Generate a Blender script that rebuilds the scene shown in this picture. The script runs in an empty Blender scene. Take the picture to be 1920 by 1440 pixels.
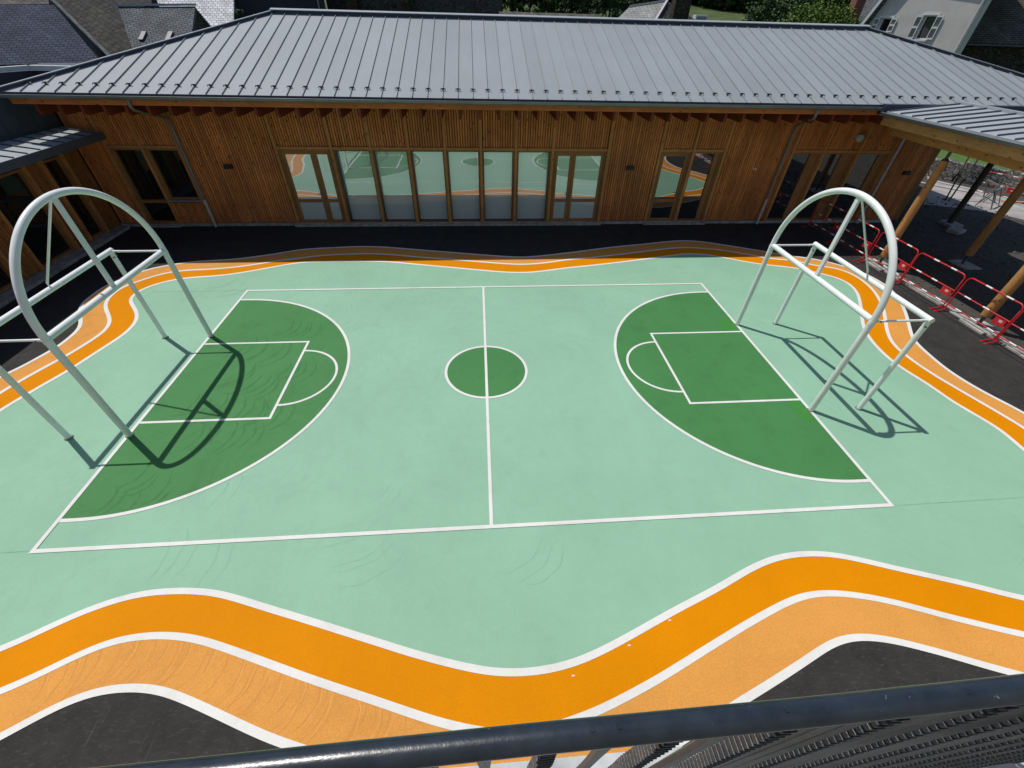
import bpy, bmesh, math, random
from mathutils import Vector, Matrix
from mathutils.geometry import tessellate_polygon
random.seed(7)
scene = bpy.context.scene
COL = scene.collection
R = math.radians

# ------------------------------------------------------------------ camera
F, CX, CY, CZ, PI_, YA, RO = 780.27, -0.046, -7.005, 5.76, 0.8503, -0.0894, 0.0279
def _rot(p, y, r):
    return Matrix.Rotation(y, 3, 'Z') @ Matrix.Rotation(p, 3, 'X') @ Matrix.Rotation(r, 3, 'Z')
CR = _rot(PI_, YA, RO)
CAM = Vector((CX, CY, CZ))
cam_d = bpy.data.cameras.new('camera'); cam = bpy.data.objects.new('camera', cam_d); COL.objects.link(cam)
cam.matrix_world = Matrix.Translation(CAM) @ CR.to_4x4()
cam_d.sensor_fit = 'HORIZONTAL'; cam_d.sensor_width = 36.0
cam_d.lens = F / 1920.0 * 36.0
cam_d.clip_start = 0.05; cam_d.clip_end = 2000
scene.camera = cam
def ray(u, v):
    return (CR @ Vector(((u - 960) / F, -(v - 720) / F, -1.0))).normalized()
def on_z(u, v, z=0.0):
    d = ray(u, v); return CAM + d * ((z - CAM.z) / d.z)
def on_y(u, v, y):
    d = ray(u, v); return CAM + d * ((y - CAM.y) / d.y)
def on_x(u, v, x):
    d = ray(u, v); return CAM + d * ((x - CAM.x) / d.x)
def at_h(u, v, h):          # the point seen at a pixel, h metres away horizontally
    d = ray(u, v); return CAM + d * (h / math.hypot(d.x, d.y))

# ------------------------------------------------------------------ light
sun_dir = Vector((-0.84, 0.67, 2.1)).normalized()
w = bpy.data.worlds.new('World'); scene.world = w; w.use_nodes = True
nt = w.node_tree; nt.nodes.clear()
sky = nt.nodes.new('ShaderNodeTexSky'); sky.sky_type = 'NISHITA'; sky.sun_disc = False
sky.sun_elevation = math.asin(sun_dir.z); sky.sun_rotation = math.atan2(sun_dir.x, sun_dir.y)
sky.altitude = 900; sky.air_density = 1.0; sky.dust_density = 1.6
bg = nt.nodes.new('ShaderNodeBackground'); bg.inputs[1].default_value = 0.10
out = nt.nodes.new('ShaderNodeOutputWorld')
nt.links.new(sky.outputs[0], bg.inputs[0]); nt.links.new(bg.outputs[0], out.inputs[0])
sd = bpy.data.lights.new('sun', 'SUN'); sd.energy = 3.45; sd.angle = R(0.53); sd.color = (1.0, 0.965, 0.91)
so = bpy.data.objects.new('sun', sd); COL.objects.link(so)
so.rotation_euler = sun_dir.to_track_quat('Z', 'Y').to_euler(); so.location = (-10, 12, 30)
scene.view_settings.view_transform = 'Standard'; scene.view_settings.look = 'None'
scene.view_settings.exposure = 0.0; scene.view_settings.gamma = 1.0
scene.render.engine = 'CYCLES'
scene.render.resolution_x = 1024; scene.render.resolution_y = 768

# ------------------------------------------------------------------ tagging
def tag(o, label=None, cat=None, group=None, kind=None):
    if label: o['label'] = label
    if cat: o['category'] = cat
    if group: o['group'] = group
    if kind: o['kind'] = kind
    return o
def empty(name, loc=(0, 0, 0), label=None, cat=None, group=None, rz=0.0):
    o = bpy.data.objects.new(name, None); COL.objects.link(o); o.location = loc; o.rotation_euler.z = rz
    o.empty_display_size = 0.1
    return tag(o, label, cat, group)
def link_mesh(name, me, mat, parent=None, world=True):
    o = bpy.data.objects.new(name, me); COL.objects.link(o)
    if mat is not None and not me.materials: me.materials.append(mat)
    if parent is not None:
        o.parent = parent
        if world:      # verts given in world space
            pm = parent_world(parent)
            o.matrix_basis = pm.inverted()
    return o
def parent_world(p):
    m = p.matrix_basis.copy()
    if p.parent is not None: m = parent_world(p.parent) @ m
    return m
def copy_tree(o, parent=None):
    c = o.copy(); COL.objects.link(c); c.parent = parent
    for k in ('label',):
        pass
    for ch in [x for x in COL.objects if x.parent == o]: copy_tree(ch, c)
    return c

class MB:
    """collects shapes and links them as ONE mesh object"""
    def __init__(s): s.v = []; s.f = []; s.sm = []
    def add(s, vs, fs, smooth=False):
        n = len(s.v); s.v += [tuple(p) for p in vs]
        s.f += [tuple(n + i for i in f) for f in fs]; s.sm += [smooth] * len(fs)
        return s
    def box(s, x0, x1, y0, y1, z0, z1):
        return s.add([(x0,y0,z0),(x1,y0,z0),(x1,y1,z0),(x0,y1,z0),(x0,y0,z1),(x1,y0,z1),(x1,y1,z1),(x0,y1,z1)],
                     [(3,2,1,0),(4,5,6,7),(0,1,5,4),(1,2,6,5),(2,3,7,6),(3,0,4,7)])
    def bar(s, a, b, w, h, up=(0, 0, 1)):   # box from a to b
        a = Vector(a); b = Vector(b); d = (b - a).normalized(); up = Vector(up)
        sx = d.cross(up)
        if sx.length < 1e-4: sx = d.cross(Vector((0, 1, 0)))
        sx.normalize(); sy = sx.cross(d).normalized()
        vs = []
        for p in (a, b):
            for i, j in ((-1,-1),(1,-1),(1,1),(-1,1)): vs.append(p + sx * (w/2*i) + sy * (h/2*j))
        return s.add(vs, [(3,2,1,0),(4,5,6,7),(0,1,5,4),(1,2,6,5),(2,3,7,6),(3,0,4,7)])
    def tube(s, pts, r, n=14, closed=False, caps=True):
        pts = [Vector(p) for p in pts]; m = len(pts)
        rs = r if isinstance(r, (list, tuple)) else [r] * m
        vs = []; prev = None
        for i, p in enumerate(pts):
            if closed: t = (pts[(i+1) % m] - pts[i-1])
            else: t = pts[min(i+1, m-1)] - pts[max(i-1, 0)]
            t.normalize()
            if prev is None:
                nrm = t.cross(Vector((0, 0, 1)))
                if nrm.length < 1e-3: nrm = t.cross(Vector((0, 1, 0)))
            else: nrm = prev - t * prev.dot(t)
            nrm.normalize(); prev = nrm; bn = t.cross(nrm)
            for k in range(n):
                a = 2*math.pi*k/n
                vs.append(p + nrm*(rs[i]*math.cos(a)) + bn*(rs[i]*math.sin(a)))
        fs = []
        for i in range(m if closed else m-1):
            j = (i+1) % m
            for k in range(n): fs.append((i*n+k, i*n+(k+1)%n, j*n+(k+1)%n, j*n+k))
        s.add(vs, fs, True)
        if caps and not closed:
            s.add(vs[:n], [tuple(range(n))[::-1]]); s.add(vs[-n:], [tuple(range(n))])
        return s
    def prism(s, poly, axis_vec):            # polygon (3d pts) extruded by vector
        poly = [Vector(p) for p in poly]; n = len(poly); e = Vector(axis_vec)
        vs = poly + [p + e for p in poly]
        fs = [tuple(range(n))[::-1], tuple(range(n, 2*n))] + [(i, (i+1)%n, n+(i+1)%n, n+i) for i in range(n)]
        return s.add(vs, fs)
    def mesh(s, name):
        me = bpy.data.meshes.new(name); me.from_pydata(s.v, [], s.f)
        me.polygons.foreach_set('use_smooth', s.sm); me.update()
        return me
    def build(s, name, mat, parent=None, bevel=0.0, world=True):
        me = s.mesh(name)
        bm = bmesh.new(); bm.from_mesh(me)
        bmesh.ops.recalc_face_normals(bm, faces=bm.faces)
        bm.to_mesh(me); bm.free()
        o = link_mesh(name, me, mat, parent, world)
        if bevel:
            md = o.modifiers.new('bevel', 'BEVEL'); md.width = bevel; md.segments = 2; md.limit_method = 'ANGLE'
        return o

def merge_into(o, mb, mat):
    """adds more faces (world space) with their own material to an existing part"""
    inv = world_of(o).inverted(); me = o.data; me.materials.append(mat); idx = len(me.materials)-1
    bm = bmesh.new(); bm.from_mesh(me)
    vs = [bm.verts.new(inv @ Vector(v)) for v in mb.v]
    for f, s_ in zip(mb.f, mb.sm):
        nf_ = bm.faces.new([vs[i] for i in f]); nf_.material_index = idx; nf_.smooth = s_
    bmesh.ops.recalc_face_normals(bm, faces=bm.faces); bm.to_mesh(me); bm.free()
def world_of(o): return parent_world(o)
# ------------------------------------------------------------------ materials
class NT:
    def __init__(s, name):
        s.m = bpy.data.materials.new(name); s.m.use_nodes = True; s.t = s.m.node_tree; s.t.nodes.clear()
        s.o = s.t.nodes.new('ShaderNodeOutputMaterial'); s.b = s.t.nodes.new('ShaderNodeBsdfPrincipled')
        s.t.links.new(s.b.outputs[0], s.o.inputs[0])
        s.tc = s.t.nodes.new('ShaderNodeTexCoord')
    def n(s, typ, **kw):
        nd = s.t.nodes.new(typ)
        for k, v in kw.items(): setattr(nd, k, v)
        return nd
    def l(s, a, b): s.t.links.new(a, b)
    def val(s, inp, v):
        if hasattr(v, 'is_output') or isinstance(v, bpy.types.NodeSocket): s.l(v, inp)
        else: inp.default_value = v
    def mapping(s, scale=(1,1,1), rot=(0,0,0), src=None):
        mp = s.n('ShaderNodeMapping'); mp.inputs['Scale'].default_value = scale; mp.inputs['Rotation'].default_value = rot
        s.l(src or s.tc.outputs['Object'], mp.inputs[0]); return mp.outputs[0]
    def noise(s, scale, detail=4, rough=0.55, vec=None, dist=0.0):
        nd = s.n('ShaderNodeTexNoise'); nd.inputs['Scale'].default_value = scale
        nd.inputs['Detail'].default_value = detail; nd.inputs['Roughness'].default_value = rough
        nd.inputs['Distortion'].default_value = dist
        s.l(vec or s.tc.outputs['Object'], nd.inputs['Vector']); return nd.outputs['Fac']
    def voro(s, scale, vec=None, feature='F1', rand=1.0):
        nd = s.n('ShaderNodeTexVoronoi', feature=feature); nd.inputs['Scale'].default_value = scale
        nd.inputs['Randomness'].default_value = rand
        s.l(vec or s.tc.outputs['Object'], nd.inputs['Vector']); return nd
    def ramp(s, fac, stops):
        r = s.n('ShaderNodeValToRGB'); e = r.color_ramp.elements
        while len(e) < len(stops): e.new(0.5)
        for i, (p, c) in enumerate(stops):
            e[i].position = p; e[i].color = (c if hasattr(c, '__len__') else (c, c, c)) + (() if hasattr(c, '__len__') and len(c) == 4 else (1,)) if hasattr(c, '__len__') else (c, c, c, 1)
        s.l(fac, r.inputs[0]); return r.outputs[0]
    def mix(s, fac, a, b, mode='MIX'):
        m = s.n('ShaderNodeMix', data_type='RGBA', blend_type=mode)
        s.val(m.inputs[0], fac)
        for inp, v in ((m.inputs[6], a), (m.inputs[7], b)):
            if isinstance(v, tuple): inp.default_value = v if len(v) == 4 else v + (1,)
            else: s.l(v, inp)
        return m.outputs[2]
    def math(s, op, a, b=0.0, c=None):
        m = s.n('ShaderNodeMath', operation=op); s.val(m.inputs[0], a); s.val(m.inputs[1], b)
        if c is not None: s.val(m.inputs[2], c)
        return m.outputs[0]
    def bump(s, h, strength=0.3, dist=0.01):
        b = s.n('ShaderNodeBump'); b.inputs['Strength'].default_value = strength; b.inputs['Distance'].default_value = dist
        s.l(h, b.inputs['Height']); s.l(b.outputs[0], s.b.inputs['Normal']); return b
    def fin(s, color, rough=0.6, metal=0.0, spec=0.5, ior=None):
        if isinstance(color, tuple): s.b.inputs['Base Color'].default_value = color + (1,)
        else: s.l(color, s.b.inputs['Base Color'])
        s.val(s.b.inputs['Roughness'], rough); s.b.inputs['Metallic'].default_value = metal
        s.b.inputs['Specular IOR Level'].default_value = spec
        if ior: s.b.inputs['IOR'].default_value = ior
        return s.m

def m_plain(name, c, rough=0.55, metal=0.0, var=0.15, scale=6.0, bump=0.0, spec=0.5):
    k = NT(name); f = k.noise(scale, 5)
    lo = tuple(max(x*(1-var), 0) for x in c); hi = tuple(min(x*(1+var), 1) for x in c)
    col = k.ramp(f, [(0.3, lo), (0.7, hi)])
    if bump: k.bump(k.noise(scale*8, 3), bump, 0.004)
    return k.fin(col, rough, metal, spec=spec)

def m_paint(name, c, arcs=0.0, spec=0.22, grain=0.25, worn=0.0, arc_bump=0.2, side=None):
    """resin floor paint rolled over asphalt: fine grit, faint trowel arcs, soft blotches"""
    k = NT(name)
    big = k.noise(0.5, 5, 0.6); fine = k.noise(55, 2, 0.5); mid = k.noise(7, 4, 0.65, dist=0.6)
    g1 = k.ramp(big, [(0.3, 0.93), (0.7, 1.05)])
    g2 = k.ramp(mid, [(0.25, 0.975), (0.75, 1.02)])
    g3 = k.ramp(fine, [(0.3, 1.0 - 0.12*grain), (0.7, 1.0 + 0.10*grain)])
    col = k.mix(1.0, c, g1, 'MULTIPLY'); col = k.mix(1.0, col, g2, 'MULTIPLY'); col = k.mix(1.0, col, g3, 'MULTIPLY')
    h = fine
    if arcs:
        # swept arcs: rings around scattered centres
        vv = k.voro(0.55, rand=1.0)
        sub = k.n('ShaderNodeVectorMath', operation='SUBTRACT')
        k.l(k.tc.outputs['Object'], sub.inputs[0]); k.l(vv.outputs['Position'], sub.inputs[1])
        dd = k.n('ShaderNodeVectorMath', operation='LENGTH')
        # Position is scaled space: use Distance instead, wobbling it a little
        dist = k.math('ADD', vv.outputs['Distance'], k.math('MULTIPLY', k.noise(1.6, 3), 0.35))
        wv = k.math('SINE', k.math('MULTIPLY', dist, 52.0))
        wv = k.math('MULTIPLY', k.math('ADD', wv, 1.0), 0.5)
        wv = k.math('POWER', wv, 5.0)
        mask = k.ramp(k.noise(0.9, 4, 0.7), [(0.45, 0.0), (0.68, 1.0)])
        streak = k.math('MULTIPLY', wv, mask)
        if side is not None:      # the hand-trowelled half of the yard
            sp = k.n('ShaderNodeSeparateXYZ'); k.l(k.tc.outputs['Object'], sp.inputs[0])
            streak = k.math('MULTIPLY', streak, k.ramp(k.math('ADD', k.math('MULTIPLY', sp.outputs[0], -0.16), 0.5+side), [(0.35, 0.12), (0.75, 1.0)]))
        streak = k.math('MULTIPLY', streak, k.ramp(k.noise(1.7, 3), [(0.35, 0.15), (0.6, 1.0)]))
        dk = k.math('SUBTRACT', 1.0, k.math('MULTIPLY', streak, arcs))
        col = k.mix(1.0, col, dk, 'MULTIPLY')
        h = k.math('ADD', fine, k.math('MULTIPLY', streak, arc_bump*14))
    if worn:
        dirt = k.ramp(k.noise(2.2, 6, 0.7), [(0.50, 1.0), (0.74, 1.0 - worn)])
        col = k.mix(1.0, col, dirt, 'MULTIPLY')
    k.bump(h, 0.28, 0.003)
    return k.fin(col, 0.68, spec=spec)

def m_wood(name, c1, c2, knots=True, pitch=0.0, axis='z', rough=0.65):
    k = NT(name)
    sc = {'z': (9, 9, 0.9), 'x': (0.9, 9, 9), 'y': (9, 0.9, 9)}[axis]
    g = k.noise(3.0, 5, 0.6, vec=k.mapping(sc), dist=1.2)
    col = k.ramp(g, [(0.28, c1), (0.72, c2)])
    if pitch:
        sp = k.n('ShaderNodeSeparateXYZ'); k.l(k.tc.outputs['Object'], sp.inputs[0])
        idx = k.math('FLOOR', k.math('DIVIDE', sp.outputs[0 if pitch > 0 else 1], abs(pitch)))
        wn = k.n('ShaderNodeTexWhiteNoise', noise_dimensions='1D'); k.l(idx, wn.inputs['W'])
        col = k.mix(1.0, col, k.ramp(wn.outputs['Value'], [(0.0, 0.78), (1.0, 1.16)]), 'MULTIPLY')
    if knots:
        sc2 = {'z': (1.6, 1.6, 0.9), 'x': (0.9, 1.6, 1.6), 'y': (1.6, 0.9, 1.6)}[axis]
        v = k.voro(4.6, vec=k.mapping(sc2))
        kn = k.ramp(v.outputs['Distance'], [(0.06, 1.0), (0.20, 0.0)])
        col = k.mix(kn, col, tuple(x*0.22 for x in c1))
    col = k.mix(1.0, col, k.ramp(k.noise(0.8, 5, 0.65), [(0.3, 0.76), (0.7, 1.14)]), 'MULTIPLY')
    k.bump(g, 0.25, 0.004)
    return k.fin(col, rough, spec=0.3)

def m_slate(name, c, c2, bw=0.30, bh=0.20, rough=0.55, spec=0.5, bmp=0.8):
    k = NT(name)
    b = k.n('ShaderNodeTexBrick'); b.offset = 0.5
    b.inputs['Scale'].default_value = 1.0; b.inputs['Brick Width'].default_value = bw; b.inputs['Row Height'].default_value = bh
    b.inputs['Mortar Size'].default_value = 0.016; b.inputs['Mortar Smooth'].default_value = 0.4; b.inputs['Bias'].default_value = 0.0
    b.inputs['Color1'].default_value = c + (1,); b.inputs['Color2'].default_value = c2 + (1,)
    b.inputs['Mortar'].default_value = tuple(x*0.25 for x in c) + (1,)
    wob = k.n('ShaderNodeVectorMath', operation='ADD'); k.l(k.tc.outputs['Object'], wob.inputs[0])
    nn = k.n('ShaderNodeTexNoise'); nn.inputs['Scale'].default_value = 1.3; k.l(k.tc.outputs['Object'], nn.inputs['Vector'])
    sc = k.n('ShaderNodeVectorMath', operation='SCALE'); sc.inputs['Scale'].default_value = 0.08; k.l(nn.outputs['Color'], sc.inputs[0])
    k.l(sc.outputs[0], wob.inputs[1]); k.l(wob.outputs[0], b.inputs['Vector'])
    col = k.mix(1.0, b.outputs['Color'], k.ramp(k.noise(0.8, 6, 0.7), [(0.3, 0.6), (0.7, 1.3)]), 'MULTIPLY')
    k.bump(k.math('SUBTRACT', 1.0, b.outputs['Fac']), bmp, 0.03)
    return k.fin(col, rough, spec=spec)

def m_stone(name, c, c2, mortar, scale=3.2, bmp=0.9, sq=(1, 1, 1.5)):
    k = NT(name)
    vec = k.mapping(sq)
    v = k.voro(scale, vec=vec); e = k.voro(scale, vec=vec, feature='DISTANCE_TO_EDGE')
    tone = k.ramp(v.outputs['Color'], [(0.15, c), (0.85, c2)])
    tone = k.mix(1.0, tone, k.ramp(k.noise(9, 5), [(0.3, 0.7), (0.7, 1.2)]), 'MULTIPLY')
    edge = k.ramp(e.outputs['Distance'], [(0.02, 0.0), (0.10, 1.0)])
    col = k.mix(edge, mortar, tone)
    k.bump(edge, bmp, 0.04)
    return k.fin(col, 0.9, spec=0.2)

def m_asphalt(name, base, light=1.0):
    k = NT(name)
    f = k.noise(160, 2, 0.6); mid = k.noise(2.5, 6, 0.7, dist=0.5); sp = k.voro(85)
    col = k.ramp(f, [(0.3, tuple(x*0.7 for x in base)), (0.7, tuple(x*1.45 for x in base))])
    col = k.mix(1.0, col, k.ramp(mid, [(0.3, 0.72), (0.72, 1.4)]), 'MULTIPLY')
    dust = k.ramp(k.noise(11, 6, 0.75, vec=k.mapping((1, 3.2, 1), rot=(0, 0, 0.5))), [(0.54, 0.0), (0.78, 0.6*light)])
    col = k.mix(dust, col, (0.13, 0.12, 0.115))
    sc = k.noise(26, 2, 0.5, vec=k.mapping((1, 0.05, 1), rot=(0, 0, 0.9)), dist=0.3)
    col = k.mix(k.ramp(sc, [(0.69, 0.0), (0.73, 0.22)]), col, (0.16, 0.15, 0.14))
    k.bump(f, 0.6, 0.004)
    return k.fin(col, 0.85, spec=0.25)

def m_leaf(name, c1, c2, c3):
    k = NT(name)
    oi = k.n('ShaderNodeObjectInfo'); f = k.noise(0.9, 3)
    g = k.n('ShaderNodeNewGeometry')
    col = k.ramp(g.outputs['Random Per Island'], [(0.0, c1), (0.55, c2), (1.0, c3)])
    k.fin(col, 0.6, spec=0.25)
    return k.m

M = {}
M['mint'] = m_paint('mint_paint', (0.268, 0.480, 0.335), arcs=0.06, worn=0.06, side=-0.1)
M['green'] = m_paint('green_paint', (0.060, 0.215, 0.066), arcs=0.14, worn=0.14, arc_bump=0.3, side=-0.05)
M['green_patch'] = m_paint('fresh_green_paint', (0.050, 0.225, 0.042))
M['orange'] = m_paint('orange_paint', (0.69, 0.238, 0.0), grain=0.5, spec=0.06)
M['peach'] = m_paint('peach_paint', (0.69, 0.31, 0.068), spec=0.1, arcs=0.14, grain=0.9, arc_bump=0.5, worn=0.08, side=0.15)
M['line'] = m_paint('white_line_paint', (0.745, 0.735, 0.70), grain=0.3, worn=0.12)
M['asphalt'] = m_asphalt('asphalt', (0.029, 0.0275, 0.026))
M['gravel'] = m_asphalt('dusty_ground', (0.058, 0.053, 0.045), 1.6)
M['concrete'] = m_plain('concrete', (0.36, 0.35, 0.33), 0.9, var=0.35, scale=5, bump=0.6)
M['pave'] = m_plain('pale_concrete_slab', (0.34, 0.32, 0.30), 0.85, var=0.25, scale=1.5, bump=0.3)
M['white_steel'] = m_plain('white_painted_steel', (0.84, 0.865, 0.83), 0.33, var=0.05, scale=3, spec=0.5)
M['zinc'] = m_plain('zinc_sheet', (0.325, 0.355, 0.37), 0.62, metal=0.0, spec=0.35, var=0.06, scale=9, bump=0.08)
M['zinc_dark'] = m_plain('dark_zinc', (0.085, 0.10, 0.125), 0.5, metal=0.2, var=0.1, scale=4)
M['zinc_gutter'] = m_plain('gutter_zinc', (0.20, 0.215, 0.21), 0.45, metal=0.35, var=0.12, scale=3)
M['dark_gap'] = m_plain('dark_blue_flashing_and_shade', (0.03, 0.035, 0.06), 0.5, var=0.1)
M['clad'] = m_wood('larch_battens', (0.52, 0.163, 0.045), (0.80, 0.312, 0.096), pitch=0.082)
M['clad_y_shaded'] = m_wood('larch_battens_shaded', (0.30, 0.115, 0.032), (0.46, 0.20, 0.06), pitch=-0.082)  # same larch as the facade, with the side walls' shade put into the colour
M['backing'] = m_plain('dark_rain_screen', (0.05, 0.018, 0.008), 0.9)
M['post_wood'] = m_wood('pine_post', (0.44, 0.190, 0.060), (0.62, 0.30, 0.10), knots=True)
M['frame_wood'] = m_wood('window_frame_wood', (0.29, 0.135, 0.048), (0.40, 0.20, 0.072), knots=False)
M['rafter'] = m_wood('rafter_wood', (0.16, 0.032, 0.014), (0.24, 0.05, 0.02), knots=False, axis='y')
M['fascia'] = m_wood('fascia_board', (0.46, 0.135, 0.034), (0.60, 0.20, 0.052), axis='x')
M['beam'] = m_wood('glulam_beam', (0.42, 0.205, 0.062), (0.58, 0.30, 0.10), axis='y')
M['log'] = m_wood('round_log', (0.40, 0.19, 0.06), (0.56, 0.30, 0.105), axis='z')
M['steel'] = m_plain('dark_steel', (0.10, 0.105, 0.11), 0.45, metal=0.5)
M['black'] = m_plain('black_plastic', (0.012, 0.012, 0.013), 0.5)
M['interior'] = m_plain('dark_interior', (0.02, 0.022, 0.024), 0.9)
M['red'] = m_plain('red_paint', (0.52, 0.014, 0.022), 0.4, var=0.12)
M['red_plate'] = m_plain('red_plate', (0.58, 0.02, 0.03), 0.45, var=0.08)
M['white_tape'] = m_plain('white_reflective_band', (0.80, 0.79, 0.78), 0.5, var=0.06)
M['rail_paint'] = None
def m_rail():
    k = NT('blue_grey_gloss_paint')
    col = k.ramp(k.noise(14, 6, 0.7), [(0.35, (0.012, 0.018, 0.026)), (0.65, (0.024, 0.033, 0.045))])
    chip = k.ramp(k.noise(70, 3, 0.6), [(0.70, 0.0), (0.74, 0.5)])
    col = k.mix(chip, col, (0.25, 0.27, 0.29))
    k.bump(k.math('ADD', k.noise(45, 4), k.math('MULTIPLY', k.noise(260, 2), 0.4)), 0.35, 0.0015)
    return k.fin(col, 0.28, spec=0.6)
M['rail_paint'] = m_rail()
def m_cast():
    k = NT('cast_iron_painted')
    col = k.ramp(k.noise(22, 6, 0.7), [(0.3, (0.012, 0.014, 0.016)), (0.55, (0.03, 0.035, 0.04)), (0.78, (0.07, 0.068, 0.06))])
    k.bump(k.noise(90, 5, 0.7), 0.6, 0.002)
    return k.fin(col, 0.36, spec=0.55)
M['cast'] = m_cast()

def m_glass(name, c, ior, rough=0.015, wav=0.02):
    k = NT(name)
    if wav: k.bump(k.noise(1.6, 2), wav, 0.01)
    k.fin(c, rough, ior=ior)
    k.b.inputs['Base Color'].default_value = c + (1,)
    k.b.inputs['IOR'].default_value = ior
    return k.m
M['glass_blind'] = m_glass('glass_over_blind', (0.72, 0.80, 0.76), 3.5, wav=.10)
M['glass_dark'] = m_glass('dark_glass', (0.012, 0.015, 0.015), 3.3)
M['glass_dim'] = m_glass('dim_glass', (0.01, 0.013, 0.012), 1.8)

M['slate_blue'] = m_slate('blue_slate', (0.040, 0.050, 0.078), (0.060, 0.072, 0.105), 0.27, 0.16, 0.85, 0.12)
M['slate_old'] = m_slate('old_slate', (0.040, 0.040, 0.034), (0.085, 0.084, 0.070), 0.30, 0.17, 0.9, 0.1)
M['slate_grey'] = m_slate('grey_slate', (0.10, 0.11, 0.115), (0.14, 0.15, 0.155), 0.26, 0.18, 0.85, 0.15)
M['slate_glare'] = m_slate('sun_glare_slate', (0.55, 0.55, 0.55), (0.78, 0.78, 0.77), 0.30, 0.22, 0.7, 0.3)  # sun glare on dark slate, painted as a pale base colour
M['slate_tan'] = m_slate('tan_slate', (0.13, 0.12, 0.105), (0.19, 0.175, 0.15), 0.30, 0.14, 0.9, 0.1)
M['stone_dark'] = m_stone('dark_basalt_masonry', (0.030, 0.029, 0.027), (0.07, 0.066, 0.06), (0.11, 0.105, 0.095), 3.6)
M['stone_brown'] = m_stone('brown_rubble', (0.035, 0.030, 0.022), (0.085, 0.072, 0.05), (0.03, 0.027, 0.022), 4.0, bmp=1.0)
M['stone_grey'] = m_stone('grey_rubble', (0.16, 0.155, 0.14), (0.42, 0.40, 0.36), (0.06, 0.06, 0.05), 5.5)
M['render'] = m_plain('pale_render', (0.50, 0.48, 0.44), 0.9, var=0.10, scale=1.5, bump=0.3)
M['shutter'] = m_plain('grey_shutter', (0.25, 0.26, 0.26), 0.6)
M['white_trim'] = m_plain('white_trim', (0.62, 0.63, 0.62), 0.6, var=0.06)
M['brick_red'] = m_plain('red_brick', (0.22, 0.09, 0.06), 0.9, var=0.4, scale=9)
M['bark'] = m_plain('bark', (0.06, 0.045, 0.03), 0.9, var=0.3)
M['grass'] = m_plain('meadow_grass', (0.085, 0.135, 0.022), 0.9, var=0.35, scale=3)
M['lawn'] = m_plain('lawn_grass', (0.06, 0.13, 0.018), 0.9, var=0.4, scale=8)
M['leaf_dark'] = m_leaf('dark_leaves', (0.010, 0.026, 0.010), (0.020, 0.052, 0.016), (0.042, 0.085, 0.024))
M['leaf_bright'] = m_leaf('bright_leaves', (0.035, 0.075, 0.008), (0.075, 0.14, 0.012), (0.14, 0.22, 0.02))
M['leaf_mid'] = m_leaf('mid_leaves', (0.016, 0.040, 0.010), (0.035, 0.080, 0.018), (0.07, 0.125, 0.03))
M['school_wall'] = m_plain('school_render', (0.42, 0.40, 0.36), 0.9, var=0.08, scale=1.5)
M['balcony_stone'] = m_plain('weathered_pale_stone', (0.50, 0.52, 0.52), 0.7, var=0.25, scale=5, bump=0.5)
M['terrain'] = m_plain('grassy_terrain', (0.06, 0.09, 0.02), 0.95, var=0.4, scale=0.3)
M['zinc_seam_shade'] = m_plain('shaded_seam_zinc', (0.10, 0.115, 0.14), 0.5, metal=0.2, var=0.08)  # zinc darkened so the seams carry their shadow lines in the colour
M['zinc_wall'] = m_plain('zinc_wall_cladding', (0.06, 0.082, 0.098), 0.55, metal=0.1, var=0.12, scale=2)
M['steel_black'] = m_plain('blackened_clamp', (0.03, 0.035, 0.04), 0.5, metal=0.3)
M['pipe_light'] = m_plain('light_grey_pipe', (0.50, 0.48, 0.48), 0.55, var=0.1)
M['shed_dark'] = m_plain('dark_slate_hanging', (0.018, 0.022, 0.032), 0.8, var=0.2, scale=3)
M['slate_light'] = m_slate('light_slate', (0.22, 0.22, 0.21), (0.30, 0.30, 0.28), 0.34, 0.24)
M['mint_joint'] = m_plain('mint_joint', (0.225, 0.42, 0.295), 0.7, spec=0.15)
M['green_mark'] = m_plain('thick_green_paint', (0.0475, 0.180, 0.054), 0.6, spec=0.15, var=.1)
M['green_mark_light'] = m_plain('thin_green_paint', (0.0600, 0.209, 0.0655), 0.6, spec=0.15, var=.1)
M['mint_mark'] = m_plain('thick_mint_paint', (0.240, 0.438, 0.308), 0.65, spec=0.15, var=.06)
M['peach_mark'] = m_plain('thick_peach_paint', (0.62, 0.262, 0.055), 0.65, spec=0.15, var=.08)
M['peach_mark_light'] = m_plain('thin_peach_paint', (0.745, 0.35, 0.088), 0.65, spec=0.15, var=.08)

def m_roof():
    k = NT('weathered_zinc_roof')
    sp = k.n('ShaderNodeSeparateXYZ'); k.l(k.tc.outputs['Object'], sp.inputs[0])
    idx = k.math('FLOOR', k.math('DIVIDE', k.math('ADD', sp.outputs[0], 0.105), 0.416))
    wn = k.n('ShaderNodeTexWhiteNoise', noise_dimensions='1D'); k.l(idx, wn.inputs['W'])
    col = k.mix(1.0, (0.292, 0.318, 0.334), k.ramp(wn.outputs['Value'], [(0.0, 0.95), (1.0, 1.04)]), 'MULTIPLY')
    col = k.mix(1.0, col, k.ramp(k.noise(0.35, 5, 0.6), [(0.3, 0.94), (0.7, 1.05)]), 'MULTIPLY')
    col = k.mix(1.0, col, k.ramp(k.noise(3.0, 5, 0.7, vec=k.mapping((4, 0.35, 1))), [(0.35, 0.96), (0.7, 1.02)]), 'MULTIPLY')
    spot = k.ramp(k.noise(9, 3, 0.7), [(0.72, 0.0), (0.76, 0.35)])
    col = k.mix(spot, col, (0.12, 0.12, 0.10))
    k.bump(k.noise(1.8, 2, vec=k.mapping((2.4, 0.8, 1))), 0.12, 0.01)
    return k.fin(col, 0.6, spec=0.35)
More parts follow.
